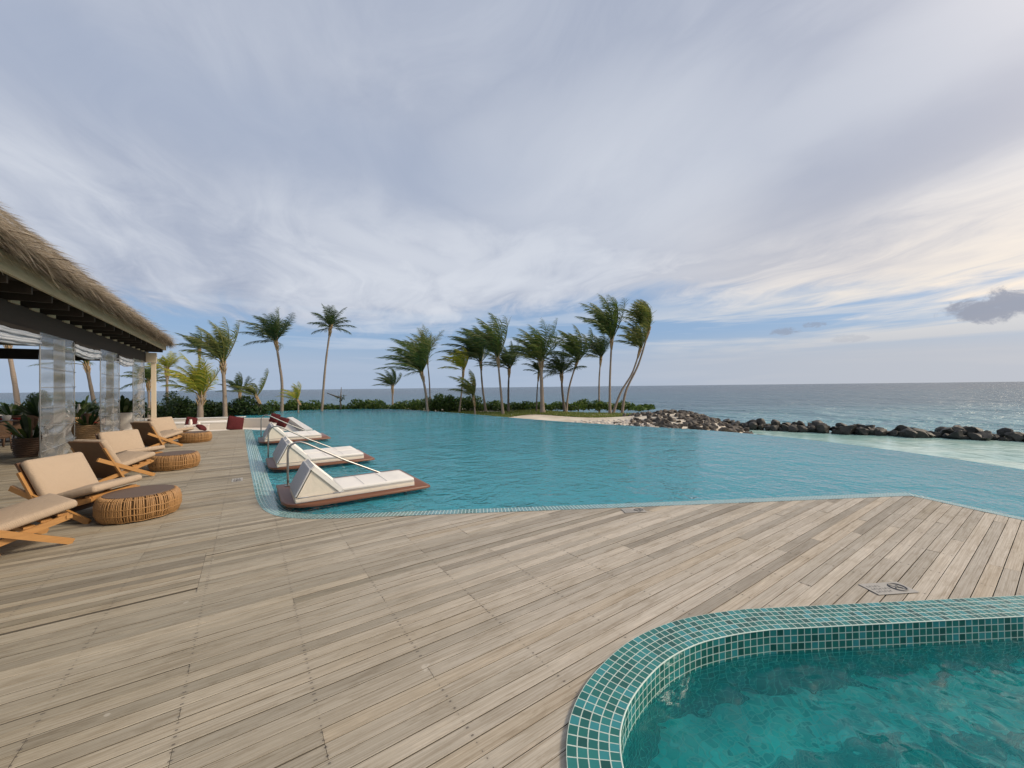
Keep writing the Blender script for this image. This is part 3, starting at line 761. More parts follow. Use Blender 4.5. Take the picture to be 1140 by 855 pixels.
# ------------------------------------------------------------------ vegetation
def leaf_cloud(mb, c, rad, n, size, rng, flatten=1.0, tip=1.0):
    c = Vector(c)
    for _ in range(n):
        d = Vector((rng.gauss(0, 1), rng.gauss(0, 1), rng.gauss(0, 1))).normalized()*(rng.random()**.45)
        p = c+Vector((d.x*rad[0], d.y*rad[1], d.z*rad[2]*flatten))
        s = size*rng.uniform(.6, 1.3); u = (Vector((rng.gauss(0, 1), rng.gauss(0, 1), rng.gauss(.3, .8)))+d*.6).normalized()
        w = u.cross(Vector((rng.gauss(0, 1), rng.gauss(0, 1), rng.gauss(0, 1)))).normalized()
        mb.add([p-u*s*.5, p+w*s*.26, p+u*s*.5, p-w*s*.26], [(0, 1, 2, 3)])
def shrub(px0, px1, py_top, depth, gzv, mat, name, label, cat, seed, group=None, dens=1.0, leaf=.16):
    rng = random.Random(seed); mb = MB(); tw = MB()
    a = atd(px0, 440, depth); b = atd(px1, 440, depth); a.z = b.z = gzv
    hh = atd((px0+px1)/2, py_top, depth).z-gzv; L = (b-a).length; n = max(2, int(L/.5))
    back = Vector((F0.x, F0.y, 0))
    for i in range(n):
        c = a.lerp(b, (i+.5)/n)+back*rng.uniform(-.6, .6); h = hh*rng.uniform(.55, 1.16); r = rng.uniform(.55, .95)*min(1, L)
        c.z = gzv+h*.52
        leaf_cloud(mb, c, (r, r*.9, h*.52), int(260*dens*max(.6, h)), leaf, rng)
        for k in range(3):
            q = c+Vector((rng.uniform(-.5, .5)*r, rng.uniform(-.5, .5)*r, h*rng.uniform(.1, .35)))
            tw.tube([(c.x, c.y, gzv-.05), ((c.x+q.x)/2, (c.y+q.y)/2, gzv+h*.4), tuple(q)], [.03, .02, .008], 5)
    t_ = thing(name, label, cat, tuple(a.lerp(b, .5)), 0, group)
    inv = Matrix.Translation(-t_.location)
    for m_ in (mb, tw): m_.v = [tuple(inv @ Vector(v)) for v in m_.v]
    mb.build('foliage', mat, t_); tw.build('stem', M['trunk_dark'], t_)
    return t_

WIND = Vector((-R0.x, -R0.y, 0))              # it blows from the right of the picture to the left
def frond(mb, base, d, L, rng, wind, grav, lw, nleaf=34):
    p = Vector(base); d = d.normalized(); n = 12; pts = [p.copy()]; ds = [d.copy()]; st = L/n
    for i in range(n):
        k = (i+1)/n
        d = (d+WIND*wind*.105*(.3+k)+Vector((0, 0, -1))*grav*.085*(.2+k*1.3)).normalized()
        p = p+d*st; pts.append(p.copy()); ds.append(d.copy())
    # rachis as a thin three-sided rod
    rad = [.035*L/3*(1-.85*i/n)+.004 for i in range(n+1)]
    mb.tube(pts, rad, 3, False)
    side0 = ds[0].cross(Vector((0, 0, 1)));
    if side0.length < .05: side0 = Vector((rng.gauss(0,1), rng.gauss(0,1), 0))
    side0.normalize()
    for i in range(nleaf):
        f = .14+.86*(i+.5)/nleaf; u = f*n; j = min(n-1, int(u)); q = pts[j].lerp(pts[j+1], u-j); dd = ds[j]
        sd0 = dd.cross(Vector((0, 0, 1)))
        sd0 = sd0.normalized() if sd0.length > .15 else side0
        up = sd0.cross(dd)
        prof = math.sin(PI*min(1, .12+f*.88))**.6 if f < .98 else .3
        for sg in (-1, 1):
            ll = lw*prof*rng.uniform(.8, 1.15)
            ld = (sd0*sg*.62+dd*.95+up*.10).normalized()
            ld = (ld+Vector((rng.gauss(0,.09), rng.gauss(0,.09), rng.gauss(0,.09)))+WIND*wind*.45+Vector((0, 0, -1))*(.12+grav*.22)).normalized()
            m1 = q+ld*ll*.5; ld2 = (ld+WIND*wind*.4+Vector((0, 0, -1))*(.25+grav*.3)).normalized(); e = m1+ld2*ll*.5
            w_ = dd*(ll*.05+.006)
            mb.add([q-w_*.5, q+w_*.5, m1+w_*.6, e, m1-w_*.6], [(0, 1, 2, 4), (4, 2, 3)])
def palm(path, depth, Lpx, nf0, wind, mat, label, seed, rad=.13, grav=.9, spread=1.0, trunk='trunk', base_r=1.7, up=.25, skip=None, name='palm_tree', gnd=None, cat='palm tree'):
    rng = random.Random(seed); nf = int(nf0*1.15)
    pts = [atd(px, py, depth+(.5*i/len(path))) for i, (px, py) in enumerate(path)]
    L = Lpx*1.06*depth/FPX
    g = gz(pts[0].x, pts[0].y) if gnd is None else gnd
    g = max(g, -1.2)
    dz0 = pts[0].z-g; pts[0].z = min(pts[0].z, g-.05)
    # smooth trunk
    sm = []
    for i in range(len(pts)-1):
        p0, p1, p2, p3 = pts[max(0, i-1)], pts[i], pts[i+1], pts[min(len(pts)-1, i+2)]
        for k in range(8):
            u = k/8; sm.append(.5*((2*p1)+(p2-p0)*u+(2*p0-5*p1+4*p2-p3)*u*u+(3*p1-p0-3*p2+p3)*u**3))
    sm.append(pts[-1]); N = len(sm)
    rads = [rad*.72*((1-.35*i/N)+(base_r-1)*math.exp(-i/N*9)+.05*math.sin(i*2.1)) for i in range(N)]
    root = thing(name, label, cat, tuple(sm[0]), 0, 'palm trees behind the pool')
    inv = sm[0]
    tb = MB(); tb.tube([p-inv for p in sm], rads, 9); tb.build('trunk', M[trunk], root, True)
    top = sm[-1]; ax = (sm[-1]-sm[-3]).normalized()
    cr = MB(); hk = MB()
    for i in range(nf):
        a = 2.39996*i+rng.uniform(-.3, .3); e = R(84)-(i/max(1, nf-1))**1.15*R(98)*spread+rng.uniform(-.12, .12)
        if wind > .45 and math.cos(a)*WIND.x+math.sin(a)*WIND.y < -.30 and e < R(28): e += R(40)*rng.random()+R(8)   # no frond hangs into the wind
        d = Vector((math.cos(a)*math.cos(e), math.sin(a)*math.cos(e), math.sin(e)))+Vector((0, 0, up))+ax*.3
        young = 1-.45*(i < 3)
        frond(cr, top-inv+Vector((0, 0, -.12*i/nf)), d, L*rng.uniform(.78, 1.1)*(young if spread > .7 else 1), rng, wind*rng.uniform(.7, 1.25), grav*rng.uniform(.7, 1.2), L*.27)
    co_ = cr.build('crown', M[mat], root)
    # fibrous crownshaft with leaf bases
    for k in range(14):
        a = k*2.4; rr_ = rads[-1]*1.15; p0 = top-inv-ax*(.75*(k/14)+.1)
        o = Vector((math.cos(a), math.sin(a), 0))*rr_
        hk.tube([p0+o*.7, p0+o*1.1+ax*.22, p0+o*2.0+ax*.5], [.05, .04, .015], 5)
    hk.build('leaf_base', M['husk'], co_, True)
    return root

G = -.32
# island group behind the pool
palm([(437, 450), (437, 440), (437, 430)], 36, 24, 13, 1.3, 'leaf_dark', 'small short palm alone at the left end of the island hedge, leaves blown left', 1, .12, up=.35)
palm([(477, 458), (474, 438), (469, 414)], 29, 47, 22, 1.25, 'leaf', 'full palm whose pale trunk rises at the pool rim left of the sand', 2, .15, up=.35)
palm([(479, 452), (478, 425), (475, 396)], 33, 32, 11, .35, 'leaf_mix', 'slim palm close behind the full palm at the pool rim', 3, .09, up=.6, spread=.7)
palm([(511, 455), (514, 435), (516, 412)], 31, 33, 10, 1.3, 'leaf_yellow', 'thin young palm with sparse yellow green leaves streaming left', 4, .09, up=.4)
palm([(529, 458), (528, 450), (527, 442)], 29, 34, 10, 1.0, 'leaf_mix', 'low yellowish young palm with one upright leaf, in front of the hedge', 5, .08, up=.5, spread=.75)
palm([(541, 452), (537, 430), (535, 402)], 32, 47, 20, 1.5, 'leaf_dark', 'dark palm with a dense crown, left neighbour of the tallest pale trunk', 6, .13, up=.4)
palm([(560, 458), (557, 430), (554, 398)], 29, 53, 15, .85, 'leaf', 'tall palm with tall upswept leaves and a pale trunk', 7, .13, up=.8, spread=.75)
palm([(566, 452), (566, 432), (567, 410)], 32, 35, 16, .7, 'leaf_dark', 'dark stocky palm just right of the upswept palm', 8, .13, 'trunk_dark' and .9, trunk='trunk_dark')
palm([(597, 455), (598, 435), (600, 414)], 31, 24, 7, 1.0, 'leaf_dark', 'slender trunk tucked behind the thickest palm', 9, .08, trunk='trunk_dark')
palm([(604, 458), (603, 430), (602, 402)], 29, 46, 24, .85, 'leaf', 'thickest palm with a ringed pale trunk in the middle of the island', 10, .22, up=.4)
palm([(629, 455), (626, 436), (625, 416)], 31, 34, 18, .55, 'leaf_dark', 'shaggy dark palm at the foot of the curving trunk', 11, .15, trunk='trunk_dark', grav=1.2)
palm([(630, 454), (634, 430), (643, 401)], 31.5, 42, 17, 1.2, 'leaf', 'palm with a trunk curving to the right from the shaggy one', 12, .12, up=.4)
palm([(667, 449), (667, 425), (669, 398)], 33, 34, 16, .8, 'leaf_dark', 'palm with a thin trunk behind the hedge, left of the tall straight one', 13, .11)
palm([(679, 460), (679, 425), (681, 378)], 29, 50, 17, .8, 'leaf', 'tallest straight palm at the right end of the island', 14, .13, up=.75, spread=.75)
palm([(682, 455), (691, 437), (704, 415), (713, 388)], 29.5, 38, 15, 1.1, 'leaf_mix', 'lower one of the two crossing leaning palms', 15, .12, up=.4, spread=.8)
palm([(692, 455), (697, 435), (711, 405), (722, 368)], 30, 40, 19, .95, 'leaf_mix', 'higher one of the two crossing leaning palms', 16, .13, up=.75, spread=.7)
# left group beyond the lounge
palm([(223, 470), (223, 455), (224, 440)], 25.5, 46, 17, .75, 'leaf_yellow', 'stout low palm with yellow leaves behind the sunken lounge', 17, .27, up=.55, spread=.8)
palm([(251, 470), (250, 440), (248, 404)], 26, 47, 17, .75, 'leaf_mix', 'pale trunked palm with long olive leaves beside the low yellow one', 18, .2, up=.65, spread=.75)
palm([(223, 460), (222, 425), (222, 389)], 33, 25, 14, .9, 'leaf_dark', 'dark small crowned palm showing above the low yellow palm', 19, .11)
palm([(187, 466), (186, 440), (186, 410)], 28, 24, 10, .5, 'leaf_yellow', 'palm half hidden by the thatched eave end', 20, .14)
palm([(166, 470), (166, 450), (165, 425)], 29, 30, 16, .3, 'leaf', 'drooping green palm behind the pale pavilion column', 21, .14, grav=1.2)
palm([(267, 455), (267, 447), (267, 436)], 30, 25, 13, .9, 'leaf_dark', 'small dark palm right of the olive leaved palm', 22, .1)
palm([(289, 457), (288, 450), (285, 441)], 27, 32, 9, 1.3, 'leaf_mix', 'low young palm bent hard to the left at the pool end', 23, .1, up=.3)
palm([(313, 458), (314, 430), (311, 405), (307, 380)], 31, 37, 22, .55, 'leaf_dark', 'tall palm with a bushy dark crown and slightly bowed trunk', 24, .16, up=.2)
palm([(332, 457), (332, 450), (331, 445)], 29, 21, 11, 1.1, 'leaf_yellow', 'tiny yellow palm right of the bowed trunk', 25, .08, up=.5)
palm([(357, 457), (362, 410), (368, 364)], 31, 27, 20, .1, 'leaf_dark', 'tallest lone palm with a thin straight trunk and drooping round crown', 26, .13, up=.0, grav=1.1)
# trunks seen through the pavilion
palm([(22, 470), (17, 430), (8, 380)], 30, 40, 12, .5, 'leaf', 'leaning palm beyond the pavilion, leftmost trunk', 27, .24)
palm([(109, 468), (103, 440), (96, 405)], 30, 40, 12, .5, 'leaf', 'grey leaning palm seen between the two nearer clear curtains', 28, .2, trunk='trunk_dark')
# shrubs
sg = 'shrubs behind the far pool rim'
shrub(178, 300, 444, 27.5, -.35, M['shrub_dark'], 'hedge', 'dark green hedge behind the sunken lounge', 'hedge', 101, dens=2.4, leaf=.2)
shrub(-60, 60, 452, 36, -.5, M['shrub_dark'], 'hedge', 'low hedge on the shore beyond the thatched pavilion', 'hedge', 118, dens=1.2, leaf=.2)
shrub(84, 180, 450, 30, -.5, M['shrub_dark'], 'hedge', 'hedge stretch seen between the clear curtains and the pale column', 'hedge', 119, dens=1.6, leaf=.2)
shrub(192, 214, 433, 28.3, -.35, M['shrub_dark'], 'shrub', 'tall dark conifer like bush standing above the hedge', 'shrub', 102, dens=3.0, leaf=.13)
shrub(36, 44, 428, 31, -.5, M['shrub_dark'], 'shrub', 'slim dark bush beside the far column under the roof', 'shrub', 103, dens=3.5, leaf=.12)
sl = ['shrub behind the pool rim between the young bent palm and the tiny yellow palm', 'shrub behind the rim at the foot of the lone tall palm', 'shrub behind the rim under the bare bush', 'shrub left of the small short palm', 'shrub between the short palm and the pale trunk at the rim', 'shrub right of the pale trunk at the rim', 'shrub behind the thin yellow palm', 'shrub behind the dark dense palm', 'low shrub under the upswept palm', 'shrub left of the thickest palm', 'shrub between the thickest palm and the shaggy one', 'large round shrub right of the curving trunk', 'shrub at the foot of the tall straight palm', 'low creeping shrub behind the crossing palms']
for i, (a, b, c, dp) in enumerate([(296, 335, 446, 33.5), (333, 366, 447, 34), (362, 398, 446.5, 34), (402, 436, 444, 35), (438, 470, 444.5, 35), (472, 505, 441, 33), (502, 530, 442, 33), (528, 556, 446, 34), (554, 582, 447, 34), (580, 604, 446, 34), (602, 632, 446, 34), (632, 668, 444.5, 33), (664, 696, 447, 33), (690, 728, 449.5, 32)]):
    shrub(a, b, c, dp, -.55 if i < 5 else -.36, M['shrub'], 'shrub', sl[i], 'shrub', 130+i, sg, dens=2.2, leaf=.2)
# bare driftwood-like bush
t_ = thing('bare_bush', 'leafless dark bush with one long branch pointing left', 'bush', tuple(atd(378, 455, 32)))
mb = MB()
def pp(px, py): return atd(px, py, 32)-t_.location
mb.tube([pp(379, 456), pp(379, 446), pp(380, 431)], [.08, .06, .02], 6); mb.tube([pp(380, 443), pp(373, 441), pp(364, 437.5)], [.07, .06, .03], 6)
mb.tube([pp(379, 447), pp(383, 441), pp(386, 440)], [.05, .03, .01], 6)
mb.build('branch', M['trunk_dark'], t_, True)
mb = MB(); rg = random.Random(9); leaf_cloud(mb, pp(379, 443), (.45, .3, .3), 60, .16, rg); mb.build('foliage', M['shrub_dark'], t_)
# grass on the spit
mb = MB(); rg = random.Random(21)
for _ in range(26000):
    a = rg.uniform(-7.5, 9.5); lo = 27.2-max(0, a-1)*.35+1.2*math.sin(a*.9); b = lo+rg.random()**1.2*6
    if a > 5.5 and rg.random() < .35: continue
    p = cw(a, b)
    if inside(pool_out, p.x, p.y): continue
    z0 = gz(p.x, p.y); h = rg.uniform(.06, .2); an = rg.uniform(0, 6.3); w_ = Vector((math.cos(an), math.sin(an), 0))*.02
    q = Vector((p.x, p.y, z0-.01)); tipv = q+Vector((rg.gauss(0, .06), rg.gauss(0, .06), h))+WIND*.04
    mb.add([q-w_, q+w_, tipv], [(0, 1, 2)])
tag(mb.build('grass', M['grass']), 'green beach grass along the foot of the island shrubs', 'grass', kind='stuff')

# ------------------------------------------------------------------ thatched pavilion
EX, EZ, EY1, EY0 = -3.4, 3.77, 26.3, -3.0    # eave line
pav = thing('thatched_pavilion', 'open sided timber pavilion with a thick palm thatch roof', 'pavilion', (-9, 12, 0))
PO = Vector(pav.location)
def padd(mb, name, mat, smooth=False):
    mb.v = [tuple(Vector(v)-PO) for v in mb.v]; return mb.build(name, mat, pav, smooth)
RX = -9.0; RZ = EZ+.42+(EX-RX)
mb = MB()
def slab(a, b, c, d_, th):
    a, b, c, d_ = map(Vector, (a, b, c, d_)); n = (b-a).cross(c-a).normalized()*th
    if n.z > 0: n = -n
    mb.add([a, b, c, d_, a+n, b+n, c+n, d_+n], [(0,1,2,3), (7,6,5,4), (0,4,5,1), (1,5,6,2), (2,6,7,3), (3,7,4,0)])
E0 = EZ+.40
r1 = (RX, EY1-(EX-RX), RZ)
slab((EX-.05, EY0, E0), (EX-.05, EY1-.05, E0), r1, (RX, EY0, RZ), .12)
slab((2*RX-EX, EY0, E0), (RX, EY0, RZ), r1, (2*RX-EX, EY1-.05, E0), .12)
slab((EX-.05, EY1-.05, E0), (2*RX-EX, EY1-.05, E0), r1, r1, .12)
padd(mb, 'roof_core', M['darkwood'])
# thatch: layered blades over the visible slope, the eave lip and the hip
mb = MB(); rg = random.Random(31)
def blade(p, d, L, w, n):
    s = d.cross(n).normalized()*w; m1 = p+d*L*.55; e = m1+(d+Vector((0, 0, -.35))).normalized()*L*.45
    mb.add([p-s, p+s, m1+s*.8, e, m1-s*.8], [(0, 1, 2, 4), (4, 2, 3)])
dn, nr = Vector((1, 0, -1)).normalized(), Vector((1, 0, 1)).normalized()
for _ in range(15000):
    k = rg.random()**2.2*5.2; y = EY0+4.5+rg.random()**.8*(EY1-EY0-4.6)
    if y > EY1-.1-max(0, k): continue
    p = Vector((EX+.10-k, y, E0+k))+nr*rg.uniform(.02, .26)-Vector((.05, 0, 0))
    d = (dn+Vector((rg.gauss(0, .14), rg.gauss(0, .28), rg.gauss(.16, .20)))).normalized()
    blade(p, d, rg.uniform(.35, .75), rg.uniform(.008, .02), nr)
for _ in range(9000):                          # hanging lip of the eave
    y = EY0+5+rg.random()**.85*(EY1-EY0-4.8); h = rg.random()
    p = Vector((EX-.05+rg.uniform(-.1, .12), y, EZ+.30+h*.34))
    d = Vector((.75+rg.gauss(0, .15), rg.gauss(0, .3), -.55+rg.gauss(0, .22)+h*.25)).normalized()
    blade(p, d, rg.uniform(.28, .52), rg.uniform(.007, .018), nr)
dn2, nr2 = Vector((0, 1, -1)).normalized(), Vector((0, 1, 1)).normalized()
for _ in range(5000):
    k = rg.random()**1.6*4; x = EX+.1-k-rg.random()*9
    p = Vector((x, EY1+.05-k, E0+k))+nr2*rg.uniform(.0, .25)
    if x < 2*RX-EX+k: continue
    blade(p, (dn2+Vector((rg.gauss(0, .15), rg.gauss(0, .1), rg.gauss(.1, .12)))).normalized(), rg.uniform(.35, .7), rg.uniform(.008, .02), nr2)
for _ in range(1600):
    k = rg.random()**1.5*4.5; p = Vector((EX+.05-k, EY1+.05-k, E0+k+.12))
    d = Vector((.6+rg.gauss(0, .3), .6+rg.gauss(0, .3), -.75+rg.gauss(0, .2))).normalized(); blade(p, d, rg.uniform(.3, .6), rg.uniform(.008, .02), Vector((.5, .5, .7)))
padd(mb, 'thatch', M['thatch'])
mb = MB(); mb.box(EX-.06, EY0, EZ, EX, EY1, EZ+.24); mb.box(-14.6, EY1-.06, EZ, EX-.062, EY1, EZ+.24); padd(mb, 'fascia', M['fascia'])
mb = MB(); mb.box(EX-.03, EY0, EZ+.242, EX+.03, EY1+.03, EZ+.32); padd(mb, 'eave_batten', M['fascia'])
BX = -4.1
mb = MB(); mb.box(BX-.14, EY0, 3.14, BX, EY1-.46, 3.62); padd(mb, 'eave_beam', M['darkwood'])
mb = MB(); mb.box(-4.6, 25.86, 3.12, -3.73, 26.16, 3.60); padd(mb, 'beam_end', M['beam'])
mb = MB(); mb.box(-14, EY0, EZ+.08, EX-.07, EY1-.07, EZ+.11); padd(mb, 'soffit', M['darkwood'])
y = EY0+.3
while y < EY1-.2:
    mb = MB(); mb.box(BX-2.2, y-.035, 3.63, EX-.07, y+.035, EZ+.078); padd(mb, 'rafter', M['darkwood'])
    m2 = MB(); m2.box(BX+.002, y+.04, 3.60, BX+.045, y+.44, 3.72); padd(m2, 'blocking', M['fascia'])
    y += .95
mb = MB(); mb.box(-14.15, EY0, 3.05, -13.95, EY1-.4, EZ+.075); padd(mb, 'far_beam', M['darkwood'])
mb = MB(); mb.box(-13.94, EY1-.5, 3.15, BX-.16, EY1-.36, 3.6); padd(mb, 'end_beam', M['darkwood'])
for (x, y, m_) in ((-3.84, 26.02, 'beam'), (BX-.10, 20.3, 'beam'), (BX-.10, 15.6, 'beam'), (BX-.10, 10.6, 'beam'), (BX-.08, 4.0, 'beam'), (-14.0, 25.8, 'beam'), (-14.0, 18.5, 'beam'), (-14.0, 11, 'beam')):
    mb = MB(); mb.box(x-.085, y-.085, 0, x+.085, y+.085, 3.118 if x > -5 else 3.048); padd(mb, 'column', M[m_])

# clear roll-down curtains bunched at the columns, and rolled-up ones between
def curtain(y, w, label, seed, ztop=3.1):
    rg = random.Random(seed); t_ = thing('clear_curtain', label, 'curtain', (BX+.03, y, 0), 0, 'clear plastic curtains of the pavilion')
    mb = MB(); nu, nv = 26, 60
    for j in range(nv+1):
        zz = ztop*j/nv+.03
        for i in range(nu+1):
            u = i/nu-.5; cr = max(0, 1-zz/1.5)
            bag = .06*math.sin(zz/ .52*PI*2)*(1-u*u*2)*.5
            xx = .03+bag*.6+cr*.12*mnoise.noise(Vector((u*3, zz*4, seed)))+.03*mnoise.noise(Vector((u*2, zz*1.2, seed+5)))
            mb.v.append((xx, u*w+.03*cr*mnoise.noise(Vector((zz*3, u, seed+9))), zz+cr*.05*mnoise.noise(Vector((u*4, zz*2, seed+3)))))
    for j in range(nv):
        for i in range(nu): a = j*(nu+1)+i; mb.f.append((a, a+1, a+nu+2, a+nu+1))
    sh_ = mb.build('sheet', M['vinyl'], t_, True)
    for k in range(6):
        zz = .38+k*.48+rg.uniform(-.03, .03); sl_ = rg.uniform(-.05, .05)*(1.8 if k < 2 else .5)
        m2 = MB(); m2.tube([(.075, -w/2, zz-sl_), (.085, 0, zz-.02*(k < 3)), (.075, w/2, zz+sl_)], .008, 6); m2.build('batten', M['hem'], sh_, True)
    for sg in (-1, 1):
        m2 = MB(); m2.tube([(.045, sg*w/2, .08), (.045, sg*w/2, ztop)], .012, 6); m2.build('edge_hem', M['hem'], sh_, True)
curtain(14.9, 2.2, 'clear plastic curtain hanging behind the second lounge chair, widest of three', 1)
curtain(19.5, 2.3, 'clear plastic curtain behind the brown backed lounge chair, middle one of three', 2)
curtain(23.9, 2.2, 'clear plastic curtain next to the pale end column', 3)
def rolled(y0, y1, label, seed):
    t_ = thing('rolled_blind', label, 'blind', (BX+.04, (y0+y1)/2, 3.0), 0, 'rolled up blinds under the pavilion beam')
    mb = MB(); L = y1-y0
    for k in range(6):
        pts = [(.03+.03*math.sin(k*2.2), -L/2+L*i/14, .03-k*.042-.05*math.sin(PI*i/14)*(.5+.25*k)+.006*math.sin(i*2.3+k)) for i in range(15)]
        mb.tube(pts, [.034+.006*math.sin(i*1.7+k*2) for i in range(15)], 8)
    mb.build('roll', M['blind'], t_, True)
    m2 = MB(); m2.box(.0, -L/2, .05, .05, L/2, .13); m2.build('headrail', M['darkwood'], t_)
rolled(9.2, 13.75, 'rolled up white blind under the beam, nearest the camera', 1)
rolled(16.05, 18.3, 'rolled up white blind between the nearer two clear curtains', 2)
rolled(20.7, 22.75, 'rolled up white blind between the farther two clear curtains', 3)

# ------------------------------------------------------------------ lounge chairs
def make_chair(label):
    t_ = thing('lounge_chair', label, 'lounge chair', (0, 0, 0), 0, 'teak lounge chairs facing the pool'); hw = .40
    for sg in (-1, 1):
        mb = MB(); mb.beam((.52, sg*hw, .015), (-.46, sg*hw, .52), .036, .07); mb.build('front_leg', M['teak'], t_)
        mb = MB(); mb.beam((.50, sg*(hw-.05), .315), (-.62, sg*(hw-.05), .02), .036, .07); mb.build('rear_leg', M['teak'], t_)
        mb = MB(); mb.beam((-.03, sg*(hw-.005), .06), (-.36, sg*(hw-.005), .72), .03, .055, (0, 1, 0)); mb.build('back_post', M['teak'], t_)
    mb = MB()
    for k in range(5): x = .46-k*.13; mb.box(x-.045, -hw+.06, .335-k*.034, x+.045, hw-.06, .357-k*.034)
    mb.build('seat_slats', M['teak'], t_)
    mb = MB(); mb.beam((.50, -hw+.02, .315), (.50, hw-.02, .315), .05, .04); mb.build('front_rail', M['teak'], t_)
    mb = MB(); mb.beam((-.60, -hw, .03), (-.60, hw, .03), .05, .04); mb.build('rear_rail', M['teak'], t_)
    Rb = Matrix.Translation((-.06, 0, .20)) @ Matrix.Rotation(-R(27), 4, 'Y')
    mb = MB()
    mb.box(-.045, -hw+.015, -.14, -.015, hw-.015, .735, Rb); mb.build('back_panel', M['teak_dark'], t_)
    Rc = Rb @ Matrix.Translation((.045, 0, .36)) @ Matrix.Rotation(R(90), 4, 'Y')
    mb = MB(); mb.rbox(-.37, -hw+.015, -.055, .37, hw-.015, .055, .045, 4, Rc, .03); mb.build('back_cushion', M['cushion'], t_, True)
    Rs = Matrix.Translation((.22, 0, .385)) @ Matrix.Rotation(-R(13), 4, 'Y')
    mb = MB(); mb.rbox(-.33, -hw+.01, -.05, .36, hw-.01, .05, .042, 4, Rs, .025); mb.build('seat_cushion', M['cushion'], t_, True)
    return t_
ch0 = make_chair('teak lounge chair with beige cushions cut off by the left picture edge')
spots = [(-2.24, 6.50, 30, None), (-1.92, 7.78, -30, 'teak lounge chair with beige cushions facing us right behind the largest rattan table'),
         (-2.16, 10.43, 45, 'lounge chair showing its brown back panel, left of the second rattan table'),
         (-2.15, 11.82, -48, 'beige cushioned lounge chair facing us behind the brown backed one by the second rattan table'),
         (-2.27, 15.57, 42, 'far lounge chair showing its brown back panel, left of the farthest rattan table'),
         (-2.12, 16.95, -40, 'farthest beige lounge chair, facing us in front of the sunken lounge')]
for i, (x, y, a, lb) in enumerate(spots):
    o = ch0 if i == 0 else copy_tree(ch0)
    o.location = (x, y, 0); o.rotation_euler.z = R(a); o.scale = (.94, .94, .94)
    if lb: o['label'] = lb

# ------------------------------------------------------------------ rattan drum tables
def make_drum(label):
    t_ = thing('rattan_table', label, 'coffee table', (0, 0, 0), 0, 'round rattan tables between the lounge chairs'); Rr = .42; Hh = .31
    prof = [(Rr*.86, .0), (Rr*.97, .03), (Rr*1.03, .10), (Rr*1.03, .2), (Rr*.99, .27), (Rr*.93, .303), (Rr*.86, .313)]
    mb = MB(); mb.lathe([(r-.018, z_) for r, z_ in prof], n=48); mb.build('core', M['rattan_in'], t_, True)
    mb = MB(); rg = random.Random(4)
    for k in range(150):
        a = 2*PI*k/150+rg.uniform(-.012, .012); tw = rg.uniform(-.035, .035)
        pts = [(r*math.cos(a+tw*i/6), r*math.sin(a+tw*i/6), z_+.004) for i, (r, z_) in enumerate(prof)]
        mb.tube(pts, rg.uniform(.0065, .0095), 5)
    for z_, r in ((.02, Rr*.955), (.105, Rr*1.035), (.185, Rr*1.037), (.29, Rr*.965)):
        mb.tube([(r*math.cos(2*PI*i/60), r*math.sin(2*PI*i/60), z_+.004*math.sin(i*1.3)) for i in range(61)], .0075, 5, False)
    mb.build('woven_side', M['rattan'], t_, True)
    mb = MB(); mb.lathe([(Rr*.80, .302), (Rr*.855, .305), (Rr*.865, .318), (Rr*.855, .328), (.001, .329)], n=48); soft(mb.build('table_top', M['table_wood'], t_))
    return t_
dr0 = make_drum('largest looking rattan drum table with a dark wooden top, nearest the camera')
for i, (x, y, k, lb) in enumerate([(-1.22, 7.28, 1.0, None), (-1.32, 11.25, 1.0, 'rattan drum table beside the third lounge chair'), (-1.42, 16.55, 1.0, 'farthest rattan drum table, near the sunken lounge')]):
    o = dr0 if i == 0 else copy_tree(dr0)
    o.location = (x, y, .003); o.rotation_euler.z = i*1.1
    if lb: o['label'] = lb

# ------------------------------------------------------------------ in-pool daybeds
def platform(x0, y0, x1, y1, label):
    t_ = thing('pool_platform', label, 'platform', ((x0+x1)/2, (y0+y1)/2, 0), 0, 'hardwood platforms over the pool')
    a, b, c, e = x0-(x0+x1)/2, y0-(y0+y1)/2, x1-(x0+x1)/2, y1-(y0+y1)/2
    out = [(a+.42, b), (c-.06, b), (c, b+.03), (c, e-.03), (c-.06, e), (a, e), (a, b+.42), (a+.06, b+.2), (a+.2, b+.06)]
    mb = MB(); n = len(out)
    for zz, ins in ((.03, .015), (.038, 0), (.068, 0), (.076, .008)):
        for x, y in out: mb.v.append((x*(1-ins), y*(1-ins), zz))
    for j in range(3):
        for i in range(n): k = j*n+i; k2 = j*n+(i+1) % n; mb.f.append((k, k2, k2+n, k+n))
    mb.f.append(tuple(range(n))[::-1]); mb.f.append(tuple(3*n+i for i in range(n)))
    soft(mb.build('slab', M['redwood'], t_), 50)
    for sx in (a+.7, c-.35):
        for sy in (b+.25, e-.25):
            m2 = MB(); m2.tube([(sx, sy, -1.22), (sx, sy, .0295)], .03, 10); soft(m2.build('post', M['steel'], t_))
    return t_
